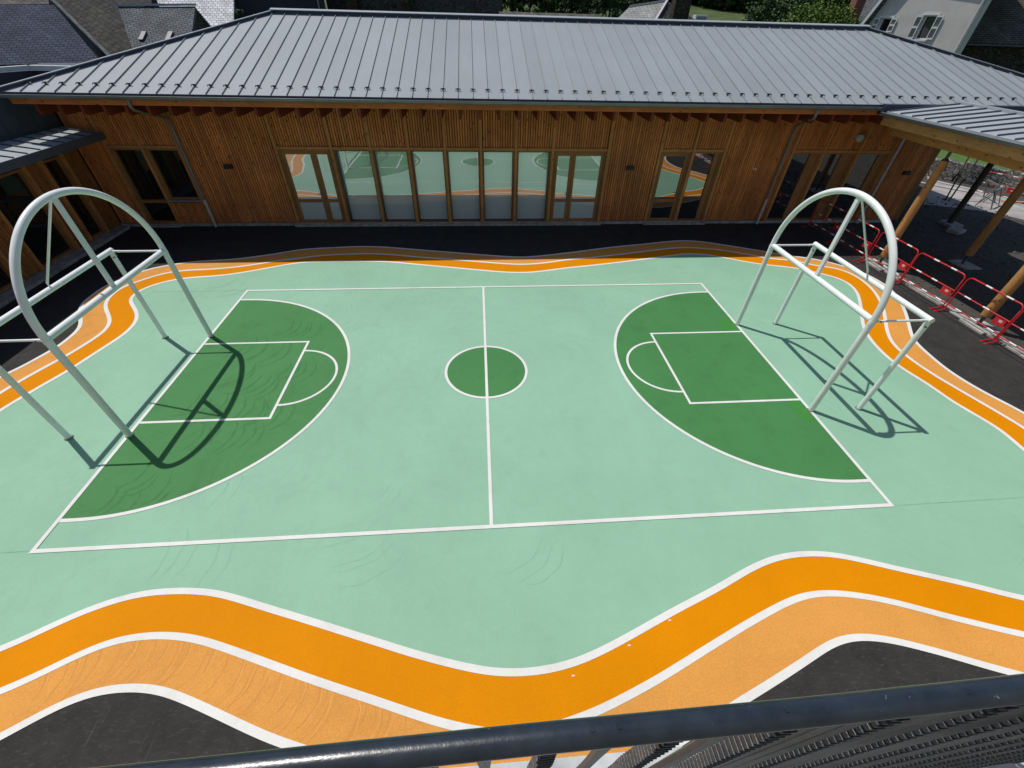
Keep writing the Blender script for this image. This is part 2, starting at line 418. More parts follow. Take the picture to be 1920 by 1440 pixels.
M['zinc_roof'] = m_roof()
M['stones'] = m_plain('dark_rubble_stones', (0.10, 0.092, 0.078), 0.95, var=0.4, scale=2)
TR_INNER=[(0,1218),(63,1190),(133,1157),(200,1131),(267,1113),(333,1108),(393,1110),(440,1121),(500,1140),(567,1160),(640,1183),(707,1204),(773,1225),(840,1243),(907,1258),(957,1262),(1007,1259),(1057,1249),(1107,1231),(1173,1197),(1240,1159),(1280,1137),(1347,1102),(1413,1063),(1463,1044),(1513,1038),(1563,1040),(1613,1050),(1680,1066),(1780,1088),(1847,1104),(1920,1122),None,(1920,845),(1881,810),(1839,784),(1784,752),(1742,722),(1687,688),(1653,660),(1631,635),(1620,616),(1616,596),(1613,571),(1606,547),(1587,529),(1562,519),(1531,511.5),(1492,503),(1422,495),(1366,485),(1334,479),(1294,476),(1262,479),(1225,484),(1162,492),(1100,499),(1069,502),(1006,510),(975,511.5),(937,510),(881,505),(787,496.5),(725,491),(662,490),(600,491),(569,492),(537,496.5),(459,510.6),(412,517),(350,521.5),(312,528),(275,539),(256,549),(246,557),(244.6,566),(253,579),(257.6,591.7),(252.8,607),(233,626.7),(204,646),(165,671),(126,696.7),(83.6,720),(55,737.5),(0,770),None]
TR_MID=[(0,1297),(67,1268),(133,1235),(183,1212),(233,1197),(300,1191),(360,1196),(417,1213),(500,1243),(567,1268),(640,1293),(707,1315),(773,1338),(857,1363),(975,1378),(1097,1343),(1173,1307),(1240,1270),(1280,1245),(1347,1203),(1413,1163),(1480,1127),(1520,1114),(1563,1112),(1613,1117),(1680,1130),(1780,1157),(1847,1173),(1920,1190),None,(1920,803),(1867,771),(1798,731),(1742,697.5),(1700,668),(1675,646),(1664,624),(1660,602),(1656,579),(1646,557),(1631,538),(1603,517),(1570,504),(1539,499.5),(1520,496.5),(1491,489),(1444,485),(1406,478),(1350,469),(1303,465),(1266,465),(1209,471.5),(1147,479),(1100,484),(1069,486.5),(1022,493),(981,496),(937,494),(850,487),(787,482.5),(725,477),(678,476),(600,479.4),(569,484),(522,489),(459,499),(397,505),(350,507),(303,514),(250,531),(233,537),(214,549),(200,564),(198,578),(205,593.6),(206,607),(194,623),(169,640),(126,666.5),(82,690),(34,717),(0,737.5),None]
TR_OUTER=[(0,1382),(67,1345),(133,1312),(173,1298),(217,1290),(260,1289),(300,1293),(350,1312),(417,1343),(500,1382),(566,1405),(700,1450),(850,1485),(980,1500),(1120,1470),(1250,1405),(1390,1315),(1447,1280),(1513,1237),(1557,1207),(1590,1195),(1630,1194),(1680,1202),(1780,1228),(1863,1253),(1913,1265),None,(1920,775),(1867,747.5),(1812,717),(1770,689),(1737,661),(1714,639),(1706,618),(1699,590.6),(1689,568),(1670,543),(1639,522),(1603,506),(1569,496),(1537,488),(1484,480),(1428,471),(1366,461),(1319,454),(1287,451.6),(1256,453),(1209,458),(1147,464),(1100,470),(1069,474),(1006,481),(969,482.5),(928,480),(850,474),(787,469),(725,464),(678,462.5),(631,464.5),(569,468),(506,478),(444,486),(397,489),(350,492.5),(303,500),(269,508),(224,525.6),(194,539),(175,553),(156,568),(150,580),(151.7,601),(150,615),(136,628.6),(109,650),(78,667.5),(48.6,684),(15.6,700.6),(0,707),None]

# ------------------------------------------------------------------ ground and court paint
GAPS = {
 'inner': ([(7.9, -5.32), (8.9, -4.95), (9.6, -4.05), (9.82, -3.3)], [(-9.25, -1.7), (-9.1, -3.1), (-8.3, -4.5), (-7.3, -5.15), (-6.5, -5.15)]),
 'mid': ([(7.9, -5.85), (9.4, -5.45), (10.25, -4.2), (10.42, -3.0)], [(-9.75, -1.6), (-9.6, -3.3), (-8.7, -4.9), (-7.4, -5.7), (-6.4, -5.68)]),
 'outer': ([(7.4, -6.38), (9.4, -6.2), (10.7, -4.9), (10.95, -3.0)], [(-10.25, -1.3), (-10.1, -3.4), (-9.1, -5.3), (-7.6, -6.2), (-6.0, -6.15)]),
}
def contour(tr, gap):
    out = []; seg = 0
    for p in tr:
        if p is None:
            out += [Vector((x, y)) for x, y in gap[seg]]; seg += 1
        else: out.append(on_z(*p).to_2d())
    # centripetal resample
    n = len(out); dense = []
    for i in range(n):
        p0, p1, p2, p3 = out[i-1], out[i], out[(i+1) % n], out[(i+2) % n]
        k = max(2, int((p2 - p1).length / 0.05))
        for j in range(k):
            t = j / k
            dense.append(0.5 * ((2*p1) + (p2-p0)*t + (2*p0-5*p1+4*p2-p3)*t*t + (3*p1-p0-3*p2+p3)*t**3))
    # even spacing
    L = [0.0]
    for i in range(len(dense)): L.append(L[-1] + (dense[(i+1) % len(dense)] - dense[i]).length)
    N = int(L[-1] / 0.08); res = []; j = 0
    for i in range(N):
        s = L[-1] * i / N
        while L[j+1] < s: j += 1
        a = dense[j % len(dense)]; b = dense[(j+1) % len(dense)]
        res.append(a.lerp(b, (s - L[j]) / max(L[j+1]-L[j], 1e-9)))
    for it in range(10):
        res = [res[i]*0.5 + (res[i-1] + res[(i+1) % N])*0.25 for i in range(N)]
    return res
C_IN = contour(TR_INNER, GAPS['inner']); C_MID = contour(TR_MID, GAPS['mid']); C_OUT = contour(TR_OUTER, GAPS['outer'])

def flat(name, loops, z, mat):
    vs = [[Vector((p[0], p[1], 0)) for p in lp] for lp in loops]
    tris = tessellate_polygon(vs)
    pts = [(p[0], p[1], z) for lp in vs for p in lp]
    me = bpy.data.meshes.new(name); me.from_pydata(pts, [], [tuple(t) for t in tris]); me.update()
    bm = bmesh.new(); bm.from_mesh(me)
    for f in bm.faces:
        f.normal_update()
        if f.normal.z < 0: f.normal_flip()
    bm.to_mesh(me); bm.free()
    o = link_mesh(name, me, mat); return tag(o, kind='structure')
def ribbon(name, pts, w, z, mat, closed=False):
    pts = [Vector((p[0], p[1])) for p in pts]; n = len(pts); vs = []; fs = []
    for i, p in enumerate(pts):
        if closed: t = pts[(i+1) % n] - pts[i-1]
        else: t = pts[min(i+1, n-1)] - pts[max(i-1, 0)]
        t.normalize(); nn = Vector((-t.y, t.x)) * (w/2)
        vs += [(p.x+nn.x, p.y+nn.y, z), (p.x-nn.x, p.y-nn.y, z)]
    for i in range(n if closed else n-1):
        j = (i+1) % n; fs.append((2*i+1, 2*j+1, 2*j, 2*i))
    me = bpy.data.meshes.new(name); me.from_pydata(vs, [], fs); me.update()
    o = link_mesh(name, me, mat); return tag(o, kind='structure')

flat('mint_court_paint', [C_IN], 0.003, M['mint'])
flat('orange_band_paint', [C_MID, C_IN], 0.003, M['orange'])
flat('peach_band_paint', [C_OUT, C_MID], 0.003, M['peach'])
LW = 0.082
ribbon('inner_wave_line', C_IN, LW, 0.007, M['line'], True)
ribbon('middle_wave_line', C_MID, LW, 0.007, M['line'], True)
ribbon('outer_wave_line', C_OUT, LW, 0.007, M['line'], True)

XL, XR, YT, YB = -6.43, 6.43, 3.73, -3.71
def arc_pts(cx, cy, r, a0, a1, n=64, sx=1.0):
    return [(cx + sx*r*math.cos(a0+(a1-a0)*i/n), cy + r*math.sin(a0+(a1-a0)*i/n)) for i in range(n+1)]
ARC_R = 3.235
for s, X in ((-1, XL), (1, XR)):
    cx = X - s*0.22
    D = arc_pts(cx, 0.0, ARC_R, math.pi/2, -math.pi/2, 72, -s)
    D = [(X, ARC_R)] + D + [(X, -ARC_R)]
    nm = 'green_zone_paint'
    flat(nm, [D], 0.006, M['green'])
    ribbon('arc_line', D, 0.06, 0.0088, M['line'])
    kx = X - s*2.34; ky = 1.235
    ribbon('key_line', [(X - s*0.026, ky), (kx, ky)], 0.052, 0.009, M['line'])
    ribbon('key_line', [(X - s*0.026, -ky), (kx, -ky)], 0.052, 0.009, M['line'])
    ribbon('key_line', [(kx, ky+0.026), (kx, -ky-0.026)], 0.052, 0.0105, M['line'])
    ribbon('free_throw_arc_line', arc_pts(kx - s*0.026, 0.0, 0.885, math.pi/2, -math.pi/2, 48, -s), 0.05, 0.009, M['line'])
flat('green_circle_paint', [arc_pts(0.015, 0.0, 0.86, 0, 2*math.pi, 72)[:-1]], 0.006, M['green'])
ribbon('centre_circle_line', arc_pts(0.015, 0.0, 0.87, 0, 2*math.pi, 96)[:-1], 0.055, 0.009, M['line'], True)
for a, b in (((XL-.03, YT), (XR+.03, YT)), ((XL-.03, YB), (XR+.03, YB))):
    ribbon('side_line', [a, b], 0.06, 0.0120, M['line'])
ribbon('base_line', [(XL, YB+.03), (XL, YT-.03)], 0.06, 0.0120, M['line'])
ribbon('base_line', [(XR, YB+.03), (XR, YT-.03)], 0.06, 0.0120, M['line'])
ribbon('halfway_line', [(0.02, YT-.03), (0.0, YB+.03)], 0.055, 0.0120, M['line'])
for a, b in (((-9.05, YB+.01), (-6.5, YB+.01)), ((6.5, YB-.01), (9.62, YB+.02)), ((-8.9, YT+.02), (-6.5, YT+.02))):
    ribbon('paint_joint', [a, b], 0.014, 0.0055, M['mint_joint'])
# trowel marks: sweeps left in the wet resin, thicker or thinner paint with shapes of their own
def inside(pt, poly):
    x, y = pt; c = False; n = len(poly)
    for i in range(n):
        a = poly[i]; b = poly[i-1]
        if (a[1] > y) != (b[1] > y) and x < (b[0]-a[0])*(y-a[1])/(b[1]-a[1])+a[0]: c = not c
    return c
def sweeps(name, arcs, z, mat, region, holes=(), wid=.010):
    vs = []; fs = []; rr = random.Random(5)
    for ai, (cx, cy, r, a0, a1) in enumerate(arcs):
        zz = z + ai*0.0000035
        n = max(8, int(abs(a1-a0)*r/.03)); ph = rr.uniform(0, 6); prev = None
        for i in range(n+1):
            t = i/n; a = a0+(a1-a0)*t; q = r*(1+.035*math.sin(a*3+ph)+.012*math.sin(a*11+ph*2)+rr.uniform(-.004, .004))
            w_ = wid*math.sin(math.pi*min(max(t, .02), .98))**.6*(.35+.65*abs(math.sin(a*5+ph))+rr.uniform(0, .3))
            c_, s_ = math.cos(a), math.sin(a)
            p1 = (cx+(q-w_)*c_, cy+(q-w_)*s_); p2 = (cx+(q+w_)*c_, cy+(q+w_)*s_)
            ok = inside(p1, region) and inside(p2, region) and not any(inside(p1, h) or inside(p2, h) for h in holes)
            if ok:
                k_ = len(vs); vs += [(p1[0], p1[1], zz), (p2[0], p2[1], zz)]
                if prev is not None: fs.append((prev, prev+1, k_+1, k_))
                prev = k_
            else: prev = None
    me = bpy.data.meshes.new(name); me.from_pydata(vs, [], fs); me.update()
    o = link_mesh(name, me, mat); return tag(o, kind='structure')
rs = random.Random(21)
Dl = [(XL+.05, ARC_R-.05)] + arc_pts(XL+.22, 0, ARC_R-.05, math.pi/2, -math.pi/2, 72) + [(XL+.05, -ARC_R+.05)]
Dr = [(-x, y) for x, y in Dl]
def fan(cx, cy, r, n, step, ang, spread):
    return [(cx+step*i*math.cos(ang)+rs.uniform(-.03, .03), cy+step*i*math.sin(ang)+rs.uniform(-.03, .03), r*rs.uniform(.85, 1.12), ang-spread*rs.uniform(.5, 1), ang+spread*rs.uniform(.5, 1)) for i in range(n)]
ga = []
for (x, y, r, n) in ((-6.1, -2.3, .42, 5), (-5.7, -1.6, .5, 7), (-5.2, -.9, .5, 6), (-6.2, -.6, .5, 5), (-5.6, .3, .55, 6), (-6.0, 1.2, .6, 6), (-5.2, 2.0, .5, 5), (-4.6, .4, .4, 4), (-6.2, -2.9, .3, 3)):
    ga += fan(x, y, r, n, .19, R(-20+rs.uniform(-20, 20)), 1.2)
sweeps('trowel_marks_green', ga, 0.0068, M['green_mark'], Dl, wid=.024)
ma = []
for k in range(34):
    x = rs.uniform(-9.2, 1.5) if k < 27 else rs.uniform(1, 8); y = rs.uniform(-4.6, 5.2)
    ma += fan(x, y, rs.uniform(.45, .9), rs.randint(2, 5), .22, R(rs.uniform(-60, 30)), rs.uniform(.5, 1.0))
holes = [Dl, Dr]
CI = [tuple(p) for p in C_IN[::3]]
sweeps('trowel_marks_mint', ma, 0.0040, M['mint_mark'], CI, holes, wid=.010)
pa = []
pts_ = [on_z(*p).to_2d() for p in [(100, 1262), (180, 1235), (300, 1232), (420, 1268), (520, 1300), (640, 1345), (760, 1380)]]
for a, b in zip(pts_[:-1], pts_[1:]):
    d_ = b-a; n_ = max(2, int(d_.length/.085)); ang = math.atan2(d_.y, d_.x)
    for i in range(n_):
        c = a.lerp(b, i/n_)
        if rs.random() < .3: continue
        pa.append((c.x-.42*math.cos(ang)+rs.uniform(-.03, .03), c.y-.42*math.sin(ang)+rs.uniform(-.05, .05), .42*rs.uniform(.85, 1.12), ang-R(58)*rs.uniform(.6, 1), ang+R(58)*rs.uniform(.6, 1)))
CO = [tuple(p) for p in C_OUT[::2]]; CM = [tuple(p) for p in C_MID[::2]]
sweeps('trowel_marks_peach', pa, 0.0040, M['peach_mark'], CO, [CM], wid=.0075)
sweeps('trowel_marks_peach_light', [(c[0]+.03, c[1], c[2], c[3], c[4]) for c in pa[::2]], 0.0044, M['peach_mark_light'], CO, [CM], wid=.006)
# fresher paint around the right goal posts
flat('fresh_green_patch', [[on_z(*p).to_2d() for p in [(1344, 596), (1366, 597), (1391, 619), (1354, 620)]]], 0.0078, M['green_patch'])
flat('fresh_green_patch', [[on_z(*p).to_2d() for p in [(1474, 752), (1497, 752), (1531, 791), (1509, 792)]]], 0.0078, M['green_patch'])

# asphalt yard, dusty ground beyond the kerb, far terrain: one sheet with hills rising
def grid_sheet(name, x0, x1, y0, y1, nx, ny, fz, mat):
    vs = []; fs = []
    for j in range(ny+1):
        for i in range(nx+1):
            x = x0+(x1-x0)*i/nx; y = y0+(y1-y0)*j/ny; vs.append((x, y, fz(x, y)))
    for j in range(ny):
        for i in range(nx):
            a = j*(nx+1)+i; fs.append((a, a+1, a+nx+2, a+nx+1))
    me = bpy.data.meshes.new(name); me.from_pydata(vs, [], fs); me.polygons.foreach_set('use_smooth', [True]*len(fs)); me.update()
    return tag(link_mesh(name, me, mat), kind='structure')
def hill_h(x, y):
    d = math.hypot(x, y+7)
    z = -0.06
    if d > 55:
        t = (d-55)
        z += 0.105*t + 0.0009*max(0, d-120)**1.5
    z += 0.8*math.sin(x*0.045)*min(1, max(0, (d-55)/60))
    return z
grid_sheet('terrain', -420, 420, -60, 620, 210, 170, hill_h, M['terrain'])
flat('playground_asphalt', [[(-12.5, -7.6), (12.62, -7.6), (12.62, 5.1), (12.72, 8.6), (-12.5, 8.6)]], 0.0, M['asphalt'])
flat('dusty_ground', [[(12.62, -12), (40, -12), (40, 34), (16.2, 34), (16.2, 8.6), (12.72, 8.6), (12.62, 5.1)]], -0.003, M['gravel'])
# pale slabs of the path seen under the canopy
sl = [on_z(*p).to_2d() for p in [(1752, 338), (1868, 365), (1965, 400), (1985, 428), (1860, 398), (1732, 383)]]
flat('concrete_path', [sl], 0.004, M['pave'])
sl2 = [on_z(*p).to_2d() for p in [(1735, 318), (1757, 296), (1770, 297), (1752, 338), (1745, 360)]]
flat('concrete_path', [sl2], 0.004, M['pave'])
lawn = [on_z(*p).to_2d() for p in [(1735, 318), (1762, 288), (1800, 270), (2050, 290), (2080, 352), (1920, 318), (1850, 298), (1790, 286)]]
flat('lawn', [lawn], 0.010, M['lawn'])
# kerb: rough concrete strip under the barriers
kb = MB()
y = 5.3; 
while y > -6.5:
    l = random.uniform(0.5, 0.9); o_ = random.uniform(-.02, .02)
    kb.box(12.66+o_, 12.92+o_+random.uniform(-.03, .05), y-l, y-0.006, -0.05, 0.035+random.uniform(0, .02)); y -= l
kerb = kb.build('kerb', M['concrete'], None, 0.012); tag(kerb, kind='structure')
dl = ribbon('drain_slot', [(12.40, 5.6), (12.40, -7)], 0.035, 0.004, M['black'])

# ------------------------------------------------------------------ goals with arch
def goal(X, s, label):
    t = empty('multisport_goal', (X, 0, 0), label, 'goal', 'white steel goals at the ends of the court')
    W = M['white_steel']; g = 1.55; h = 2.1; d = 1.02; xr = X + s*d; r = 0.052
    for yy in (g, -g):
        MB().tube([(X, yy, 0.005), (X, yy, h-0.02)], r, 20).build('front_post', W, t)
        MB().tube([(xr, yy, 0.005), (xr, yy, h)], 0.045, 20).build('rear_post', W, t)
        b = MB(); x0 = X + s*0.06; x1 = xr - s*0.05
        b.tube([(x0, yy, h-0.01), (x0+s*.12, yy, h-0.01)], 0.022, 10); b.tube([(x1, yy, h-0.01), (x1-s*.12, yy, h-0.01)], 0.022, 10)
        b.tube([(x0+s*.1, yy, h-0.01), (x1-s*.1, yy, h-0.01)], 0.019, 12)
        br = b.build('side_brace', W, t)
        bl = MB(); 
        for xx in (x0+s*.07, x1-s*.07): bl.tube([(xx, yy-.034, h-0.01), (xx, yy+.034, h-0.01)], 0.011, 8)
        for xx in (x1+s*0.02,): bl.tube([(xx, yy-.055, h-0.12), (xx, yy+.055, h-0.12)], 0.012, 8)
        merge_into(br, bl, M['steel'])
    MB().tube([(X, g-.04, h), (X, -g+.04, h)], r, 20).build('front_crossbar', W, t)
    c = MB().tube([(xr, g+.045, h), (xr, -g-.045, h)], 0.048, 20); c.build('rear_crossbar', W, t)
    ap = [(X, g*math.cos(a), h-0.02 + (g+0.0)*math.sin(a)) for a in [math.pi*i/56 for i in range(57)]]
    MB().tube(ap, r, 20).build('arch', W, t)
    MB().bar((X, 0, h+0.03), (X, 0, h+g-.06), 0.075, 0.05, up=(1, 0, 0)).build('centre_strut', W, t, 0.006)
    st = MB(); a = Vector((X+s*.05, 0.0, h+g-.07)); b_ = Vector((xr, 0.0, h+0.10))
    st.tube([a, b_], 0.017, 12); st.tube([b_, (xr, 0, h+.03)], 0.013, 10); st.build('stay_rod', W, t)
    for xx, yy in ((X, g), (X, -g), (xr, g), (xr, -g)):
        MB().tube([(xx, yy, 0.0), (xx, yy, 0.012), (xx, yy, 0.022)], [r+.016, r+.016, r+.004], 20).build('base_collar', M['zinc_gutter'], t)
    for yy in (g, -g):
        MB().tube([(X, yy, h-0.07), (X, yy, h+.0)], r+.004, 20).build('collar', W, t)
    return t
goal(-6.40, -1, 'white tubular steel goal with arched top on the left side of the court')
goal(6.45, 1, 'white tubular steel goal with arched top on the right, near the red barriers')

# ------------------------------------------------------------------ main school building
school = empty('school_building', (0, 8.52, 0), 'long single-storey timber-clad school building under a grey standing seam roof', 'building')
YW = 8.52; YE = 6.92; ZE = 4.07; ZTOP = 3.52
SL = 0.305                      # roof pitch (rise over run)
ZR = ZE + 5.5*SL                # ridge height
X0, X1 = -12.5, 16.25
# openings on the main facade: (x0, x1, z0, z1)
OPEN = [(-11.52, -10.55, 0.10, 2.46), (-10.5, -9.46, 0.86, 2.46),
        (-6.43, -4.77, 0.08, 2.46), (-4.69, -3.51, 0.08, 2.46), (-3.46, -2.30, 0.08, 2.46), (-2.24, -1.12, 0.08, 2.46), (-1.06, 0.05, 0.08, 2.46),
        (0.13, 1.22, 0.08, 2.46), (1.30, 2.46, 0.08, 2.46), (2.54, 4.36, 0.08, 2.46),
        (6.24, 7.33, 0.08, 2.46), (7.41, 8.44, 0.08, 2.46),
        (10.98, 12.06, 0.08, 2.46), (12.12, 13.36, 0.08, 2.46), (13.42, 14.6, 0.08, 2.46)]
def in_open(x, margin=0.0):
    return [o for o in OPEN if o[0]-margin < x < o[1]+margin]
# solid wall behind the cladding, with real openings
wl = MB(); xs = sorted(set([X0, X1] + [o[0] for o in OPEN] + [o[1] for o in OPEN]))
for a, b in zip(xs[:-1], xs[1:]):
    mid = (a+b)/2; oo = in_open(mid)
    if oo:
        o = oo[0]
        if o[2] > 0.3: wl.box(a, b, YW+.045, YW+.30, 0.10, o[2])
        wl.box(a, b, YW+.045, YW+.30, o[3], ZTOP+.25)
    else: wl.box(a, b, YW+.045, YW+.30, 0.10, ZTOP+.25)
wl.build('wall', M['backing'], school)
cl = MB(); p = 0.082; k = int(X0/p)
while k*p < X1:
    x = k*p+0.012; x2 = x+0.058; k += 1
    if x < X0: continue
    oo = [o for o in OPEN if x2 > o[0]-.05 and x < o[1]+.05]
    j = lambda: random.uniform(-.003, .003)
    if oo:
        o = oo[0]
        if o[2] > 0.3: cl.box(x, x2, YW+j(), YW+.043, 0.12, o[2]-.06)
        cl.box(x, x2, YW+j(), YW+.043, o[3]+.06, ZTOP+.1)
    else:
        cl.box(x, x2, YW+j(), YW+.043, 0.12, ZTOP+.1)
cl.build('cladding', M['clad'], school)
# concrete plinth and thresholds
pl = MB().box(X0, X1, YW-.02, YW+.3, -0.05, 0.095)
pl.box(-6.6, 4.5, YW-.14, YW-.021, -0.05, 0.07); pl.box(6.15, 8.55, YW-.14, YW-.021, -0.05, 0.07); pl.box(-11.6, -10.5, YW-.12, YW-.021, -.05, .06)
pl.build('plinth', M['concrete'], school, 0.008)
# vertical timber posts standing proud of the cladding
PX = [-11.57, -10.525, -9.42, -6.475, -4.73, -3.485, -2.27, -1.09, 0.09, 1.26, 2.50, 4.40, 6.20, 7.37, 8.48, 10.93, 12.09, 13.39, 14.64]
for x in PX:
    full = abs(x) < 20
    MB().box(x-.042, x+.042, YW-.075, YW+.042, 0.10, 3.525).build('timber_post', M['post_wood'], school, 0.004)
# transom boards over the openings
tr = []
for a, b in ((-11.53, -9.46), (-6.433, 4.358), (6.242, 8.438), (10.972, 14.598)):
    xs_ = [a] + [x for x in PX if a < x < b] + [b]
    for u0, u1 in zip(xs_[:-1], xs_[1:]):
        l_ = u0 + (.044 if u0 in PX else 0); r_ = u1 - (.044 if u1 in PX else 0)
        MB().box(l_, r_, YW-.05, YW+.044, 2.455, 2.53).build('transom', M['post_wood'], school, 0.003)
YG = YW + 0.10
def pane(par, x0, x1, z0, z1, mat, name='pane', y=YG, beads=True):
    return MB().box(x0, x1, y, y+.012, z0, z1).build(name, mat, par)
def frame_rect(x0, x1, z0, z1, w, y0, y1, mb=None):
    mb = mb or MB()
    mb.box(x0, x0+w, y0, y1, z0, z1); mb.box(x1-w, x1, y0, y1, z0, z1)
    mb.box(x0+w, x1-w, y0, y1, z1-w, z1); mb.box(x0+w, x1-w, y0, y1, z0, z0+w)
    return mb
def fixed_window(x0, x1, z0, z1, glass, w=0.045, label=None, sill=True):
    f = frame_rect(x0, x1, z0, z1, w, YW-.0, YW+.14).build('window', M['frame_wood'], school, 0.004)
    if label: f['label'] = label
    pane(f, x0+w, x1-w, z0+w, z1-w, glass, y=YW+.20)
    fb = frame_rect(x0+w+.001, x1-w-.001, z0+w+.001, z1-w-.001, 0.010, YW+.02, YW+.199).build('bead_and_reveal_shade', M['black'], f)  # black bead carried deep over the reveal, painting in the recess shade
    return f
def leaf(par, x0, x1, z0, z1, glass_top, glass_bot, side, rail=0.84, w=0.10):
    d = frame_rect(x0, x1, z0, z1, w, YW+.03, YW+.09)
    d.box(x0+w, x1-w, YW+.03, YW+.09, rail-.05, rail+.05)
    d = d.build('door_leaf', M['frame_wood'], par, 0.004)
    pane(d, x0+w, x1-w, rail+.05, z1-w, glass_top, y=YW+.055)
    pane(d, x0+w, x1-w, z0+w, rail-.05, glass_bot, y=YW+.055)
    if side:
        hx = x1-.05 if side > 0 else x0+.05
        MB().box(hx-.018, hx+.018, YW+.012, YW+.0295, 0.96, 1.16).tube([(hx, YW+.01, 1.08), (hx, YW-.035, 1.08), (hx-side*.12, YW-.035, 1.08)], 0.010, 8).build('handle', M['zinc_gutter'], d)
    return d
GB, GD, GM_ = M['glass_blind'], M['glass_dark'], M['glass_dim']
def double_door(x0, x1, mid, gt, gb, label, z1=2.45):
    f = frame_rect(x0, x1, 0.09, z1, 0.05, YW-.0, YW+.14)
    f.box(x0+.05, mid-.001, YW+.10, YW+.13, z1-.10, z1-.05)
    f = f.build('door', M['frame_wood'], school, 0.004); f['label'] = label
    leaf(f, x0+.055, mid-.004, 0.10, z1-.055, gt, gb, 1)
    leaf(f, mid+.004, x1-.055, 0.10, z1-.055, gt, gb, 0)
    return f
double_door(-6.425, -4.78, -5.37, GB, GB, 'glazed double door with one wide and one narrow leaf')
for o in OPEN[3:9]: fixed_window(o[0]+.004, o[1]-.004, 0.085, 2.45, GB)
double_door(2.548, 4.352, 3.22, GB, GB, 'glazed double door beside the row of tall windows')
# right pair: single door and a dark fixed pane
f = frame_rect(6.25, 7.32, 0.09, 2.45, 0.05, YW-.0, YW+.14).build('door', M['frame_wood'], school, 0.004); f['label'] = 'single glazed door with low rail'
leaf(f, 6.305, 7.265, 0.10, 2.395, GD, GD, 1)
f = frame_rect(7.42, 8.43, 0.09, 2.45, 0.05, YW-.0, YW+.14).build('window', M['frame_wood'], school, 0.004)
pane(f, 7.47, 8.20, 0.14, 2.40, GD); MB().box(8.20, 8.38, YW+.05, YW+.12, 0.14, 2.40).build('side_panel', M['frame_wood'], f)
for o, sp in zip(OPEN[12:15], (0.30, 0.42, 0.25)):
    f = frame_rect(o[0]+.01, o[1]-.01, 0.09, 2.45, 0.05, YW-.0, YW+.14).build('window', M['frame_wood'], school, 0.004)
    pane(f, o[0]+.06, o[1]-.06-sp, 0.14, 2.40, GD); MB().box(o[1]-.06-sp, o[1]-.06, YW+.05, YW+.12, 0.14, 2.40).build('side_panel', M['frame_wood'], f)
# left pair: narrow glazed door and a window with metal sill
f = frame_rect(-11.51, -10.56, 0.11, 2.45, 0.06, YW-.0, YW+.14)
f.box(-11.45, -10.62, YW+.02, YW+.10, 0.78, 0.88)
f = f.build('door', M['frame_wood'], school, 0.004); f['label'] = 'dark glazed door next to the metal-silled window'
pane(f, -11.45, -10.62, 0.88, 2.39, GM_); pane(f, -11.45, -10.62, 0.17, 0.78, GM_, y=YG+.003)
f = frame_rect(-10.47, -9.47, 0.90, 2.45, 0.06, YW-.0, YW+.14).build('window', M['frame_wood'], school, 0.004)
pane(f, -10.41, -9.53, 0.96, 2.39, GM_)
MB().box(-10.50, -9.44, YW-.10, YW+.02, 0.855, 0.885).build('sill', M['zinc'], f, 0.003)
# interior: dark rooms behind the glass so the panes are not see-through to the terrain
MB().box(X0+.1, X1-.1, YW+.95, YW+1.1, 0.0, 3.4).build('interior_wall', M['interior'], school)
MB().box(X0+.1, X1-.1, YW+.305, YW+.94, -0.02, 0.05).build('interior_floor', M['interior'], school)

# soffit, rafters, fascia, gutter
ys0 = YE+.08
sf = MB().prism([(X0+.3, ys0, 3.93), (X0+.3, YW+.05, 3.93), (X0+.3, YW+.05, 3.96), (X0+.3, ys0, 3.96)], (X1+3.6-X0, 0, 0))
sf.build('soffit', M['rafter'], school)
for i in range(50):
    x = 0.08 - 0.563*21 + 0.563*i
    if x > 16: break
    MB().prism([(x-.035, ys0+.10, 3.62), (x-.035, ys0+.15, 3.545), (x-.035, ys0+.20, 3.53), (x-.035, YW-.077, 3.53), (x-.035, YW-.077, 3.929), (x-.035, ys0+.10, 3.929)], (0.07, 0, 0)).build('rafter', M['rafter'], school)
MB().box(-12.2, 19.9, ys0-.0, ys0+.03, 3.795, 3.925).build('fascia', M['fascia'], school)
gt = MB()
n_ = 10; prof = []
for i in range(n_+1):
    a = math.pi + math.pi*i/n_; prof.append((YE-.053+0.077*math.cos(a), 4.02+0.088*math.sin(a)))
inner_ = [(yy, zz+.004) for yy, zz in prof[::-1]]
poly = [(-12.3, yy, zz) for yy, zz in prof] + [(-12.3, YE-.053+0.073*math.cos(math.pi+math.pi*i/n_), 4.02+0.083*math.sin(math.pi+math.pi*i/n_)) for i in range(n_, -1, -1)]
m = len(prof)
gt2 = MB(); vs = []
for xx in (-12.32, 11.92):
    for pth in (prof, [(p_[1], p_[2]) for p_ in poly[m:]]):
        vs += [(xx, a_, b_) for a_, b_ in pth]
fs = []
N2 = 2*m
for i in range(N2-1): fs.append((i, i+1, N2+i+1, N2+i))
fs.append((N2-1, 0, N2, 2*N2-1))
gt2.add(vs, fs)
gt2.tube([(-12.32, YE-.130, 4.022), (11.92, YE-.130, 4.022)], 0.008, 8)
for i in range(29):      # overlap joints and brackets
    x = -12.0 + i*.85
    if x < 11.9:
        gt2.tube([(x, YE-.053+0.079*math.cos(math.pi+math.pi*q_/8), 4.02+0.090*math.sin(math.pi+math.pi*q_/8)) for q_ in range(9)], 0.003, 6)
gt2.box(-12.325, -12.30, YE-.128, YE+.02, 3.935, 4.02); gt2.box(11.90, 11.925, YE-.128, YE+.02, 3.935, 4.02)
gt2.build('gutter', M['zinc_gutter'], school)

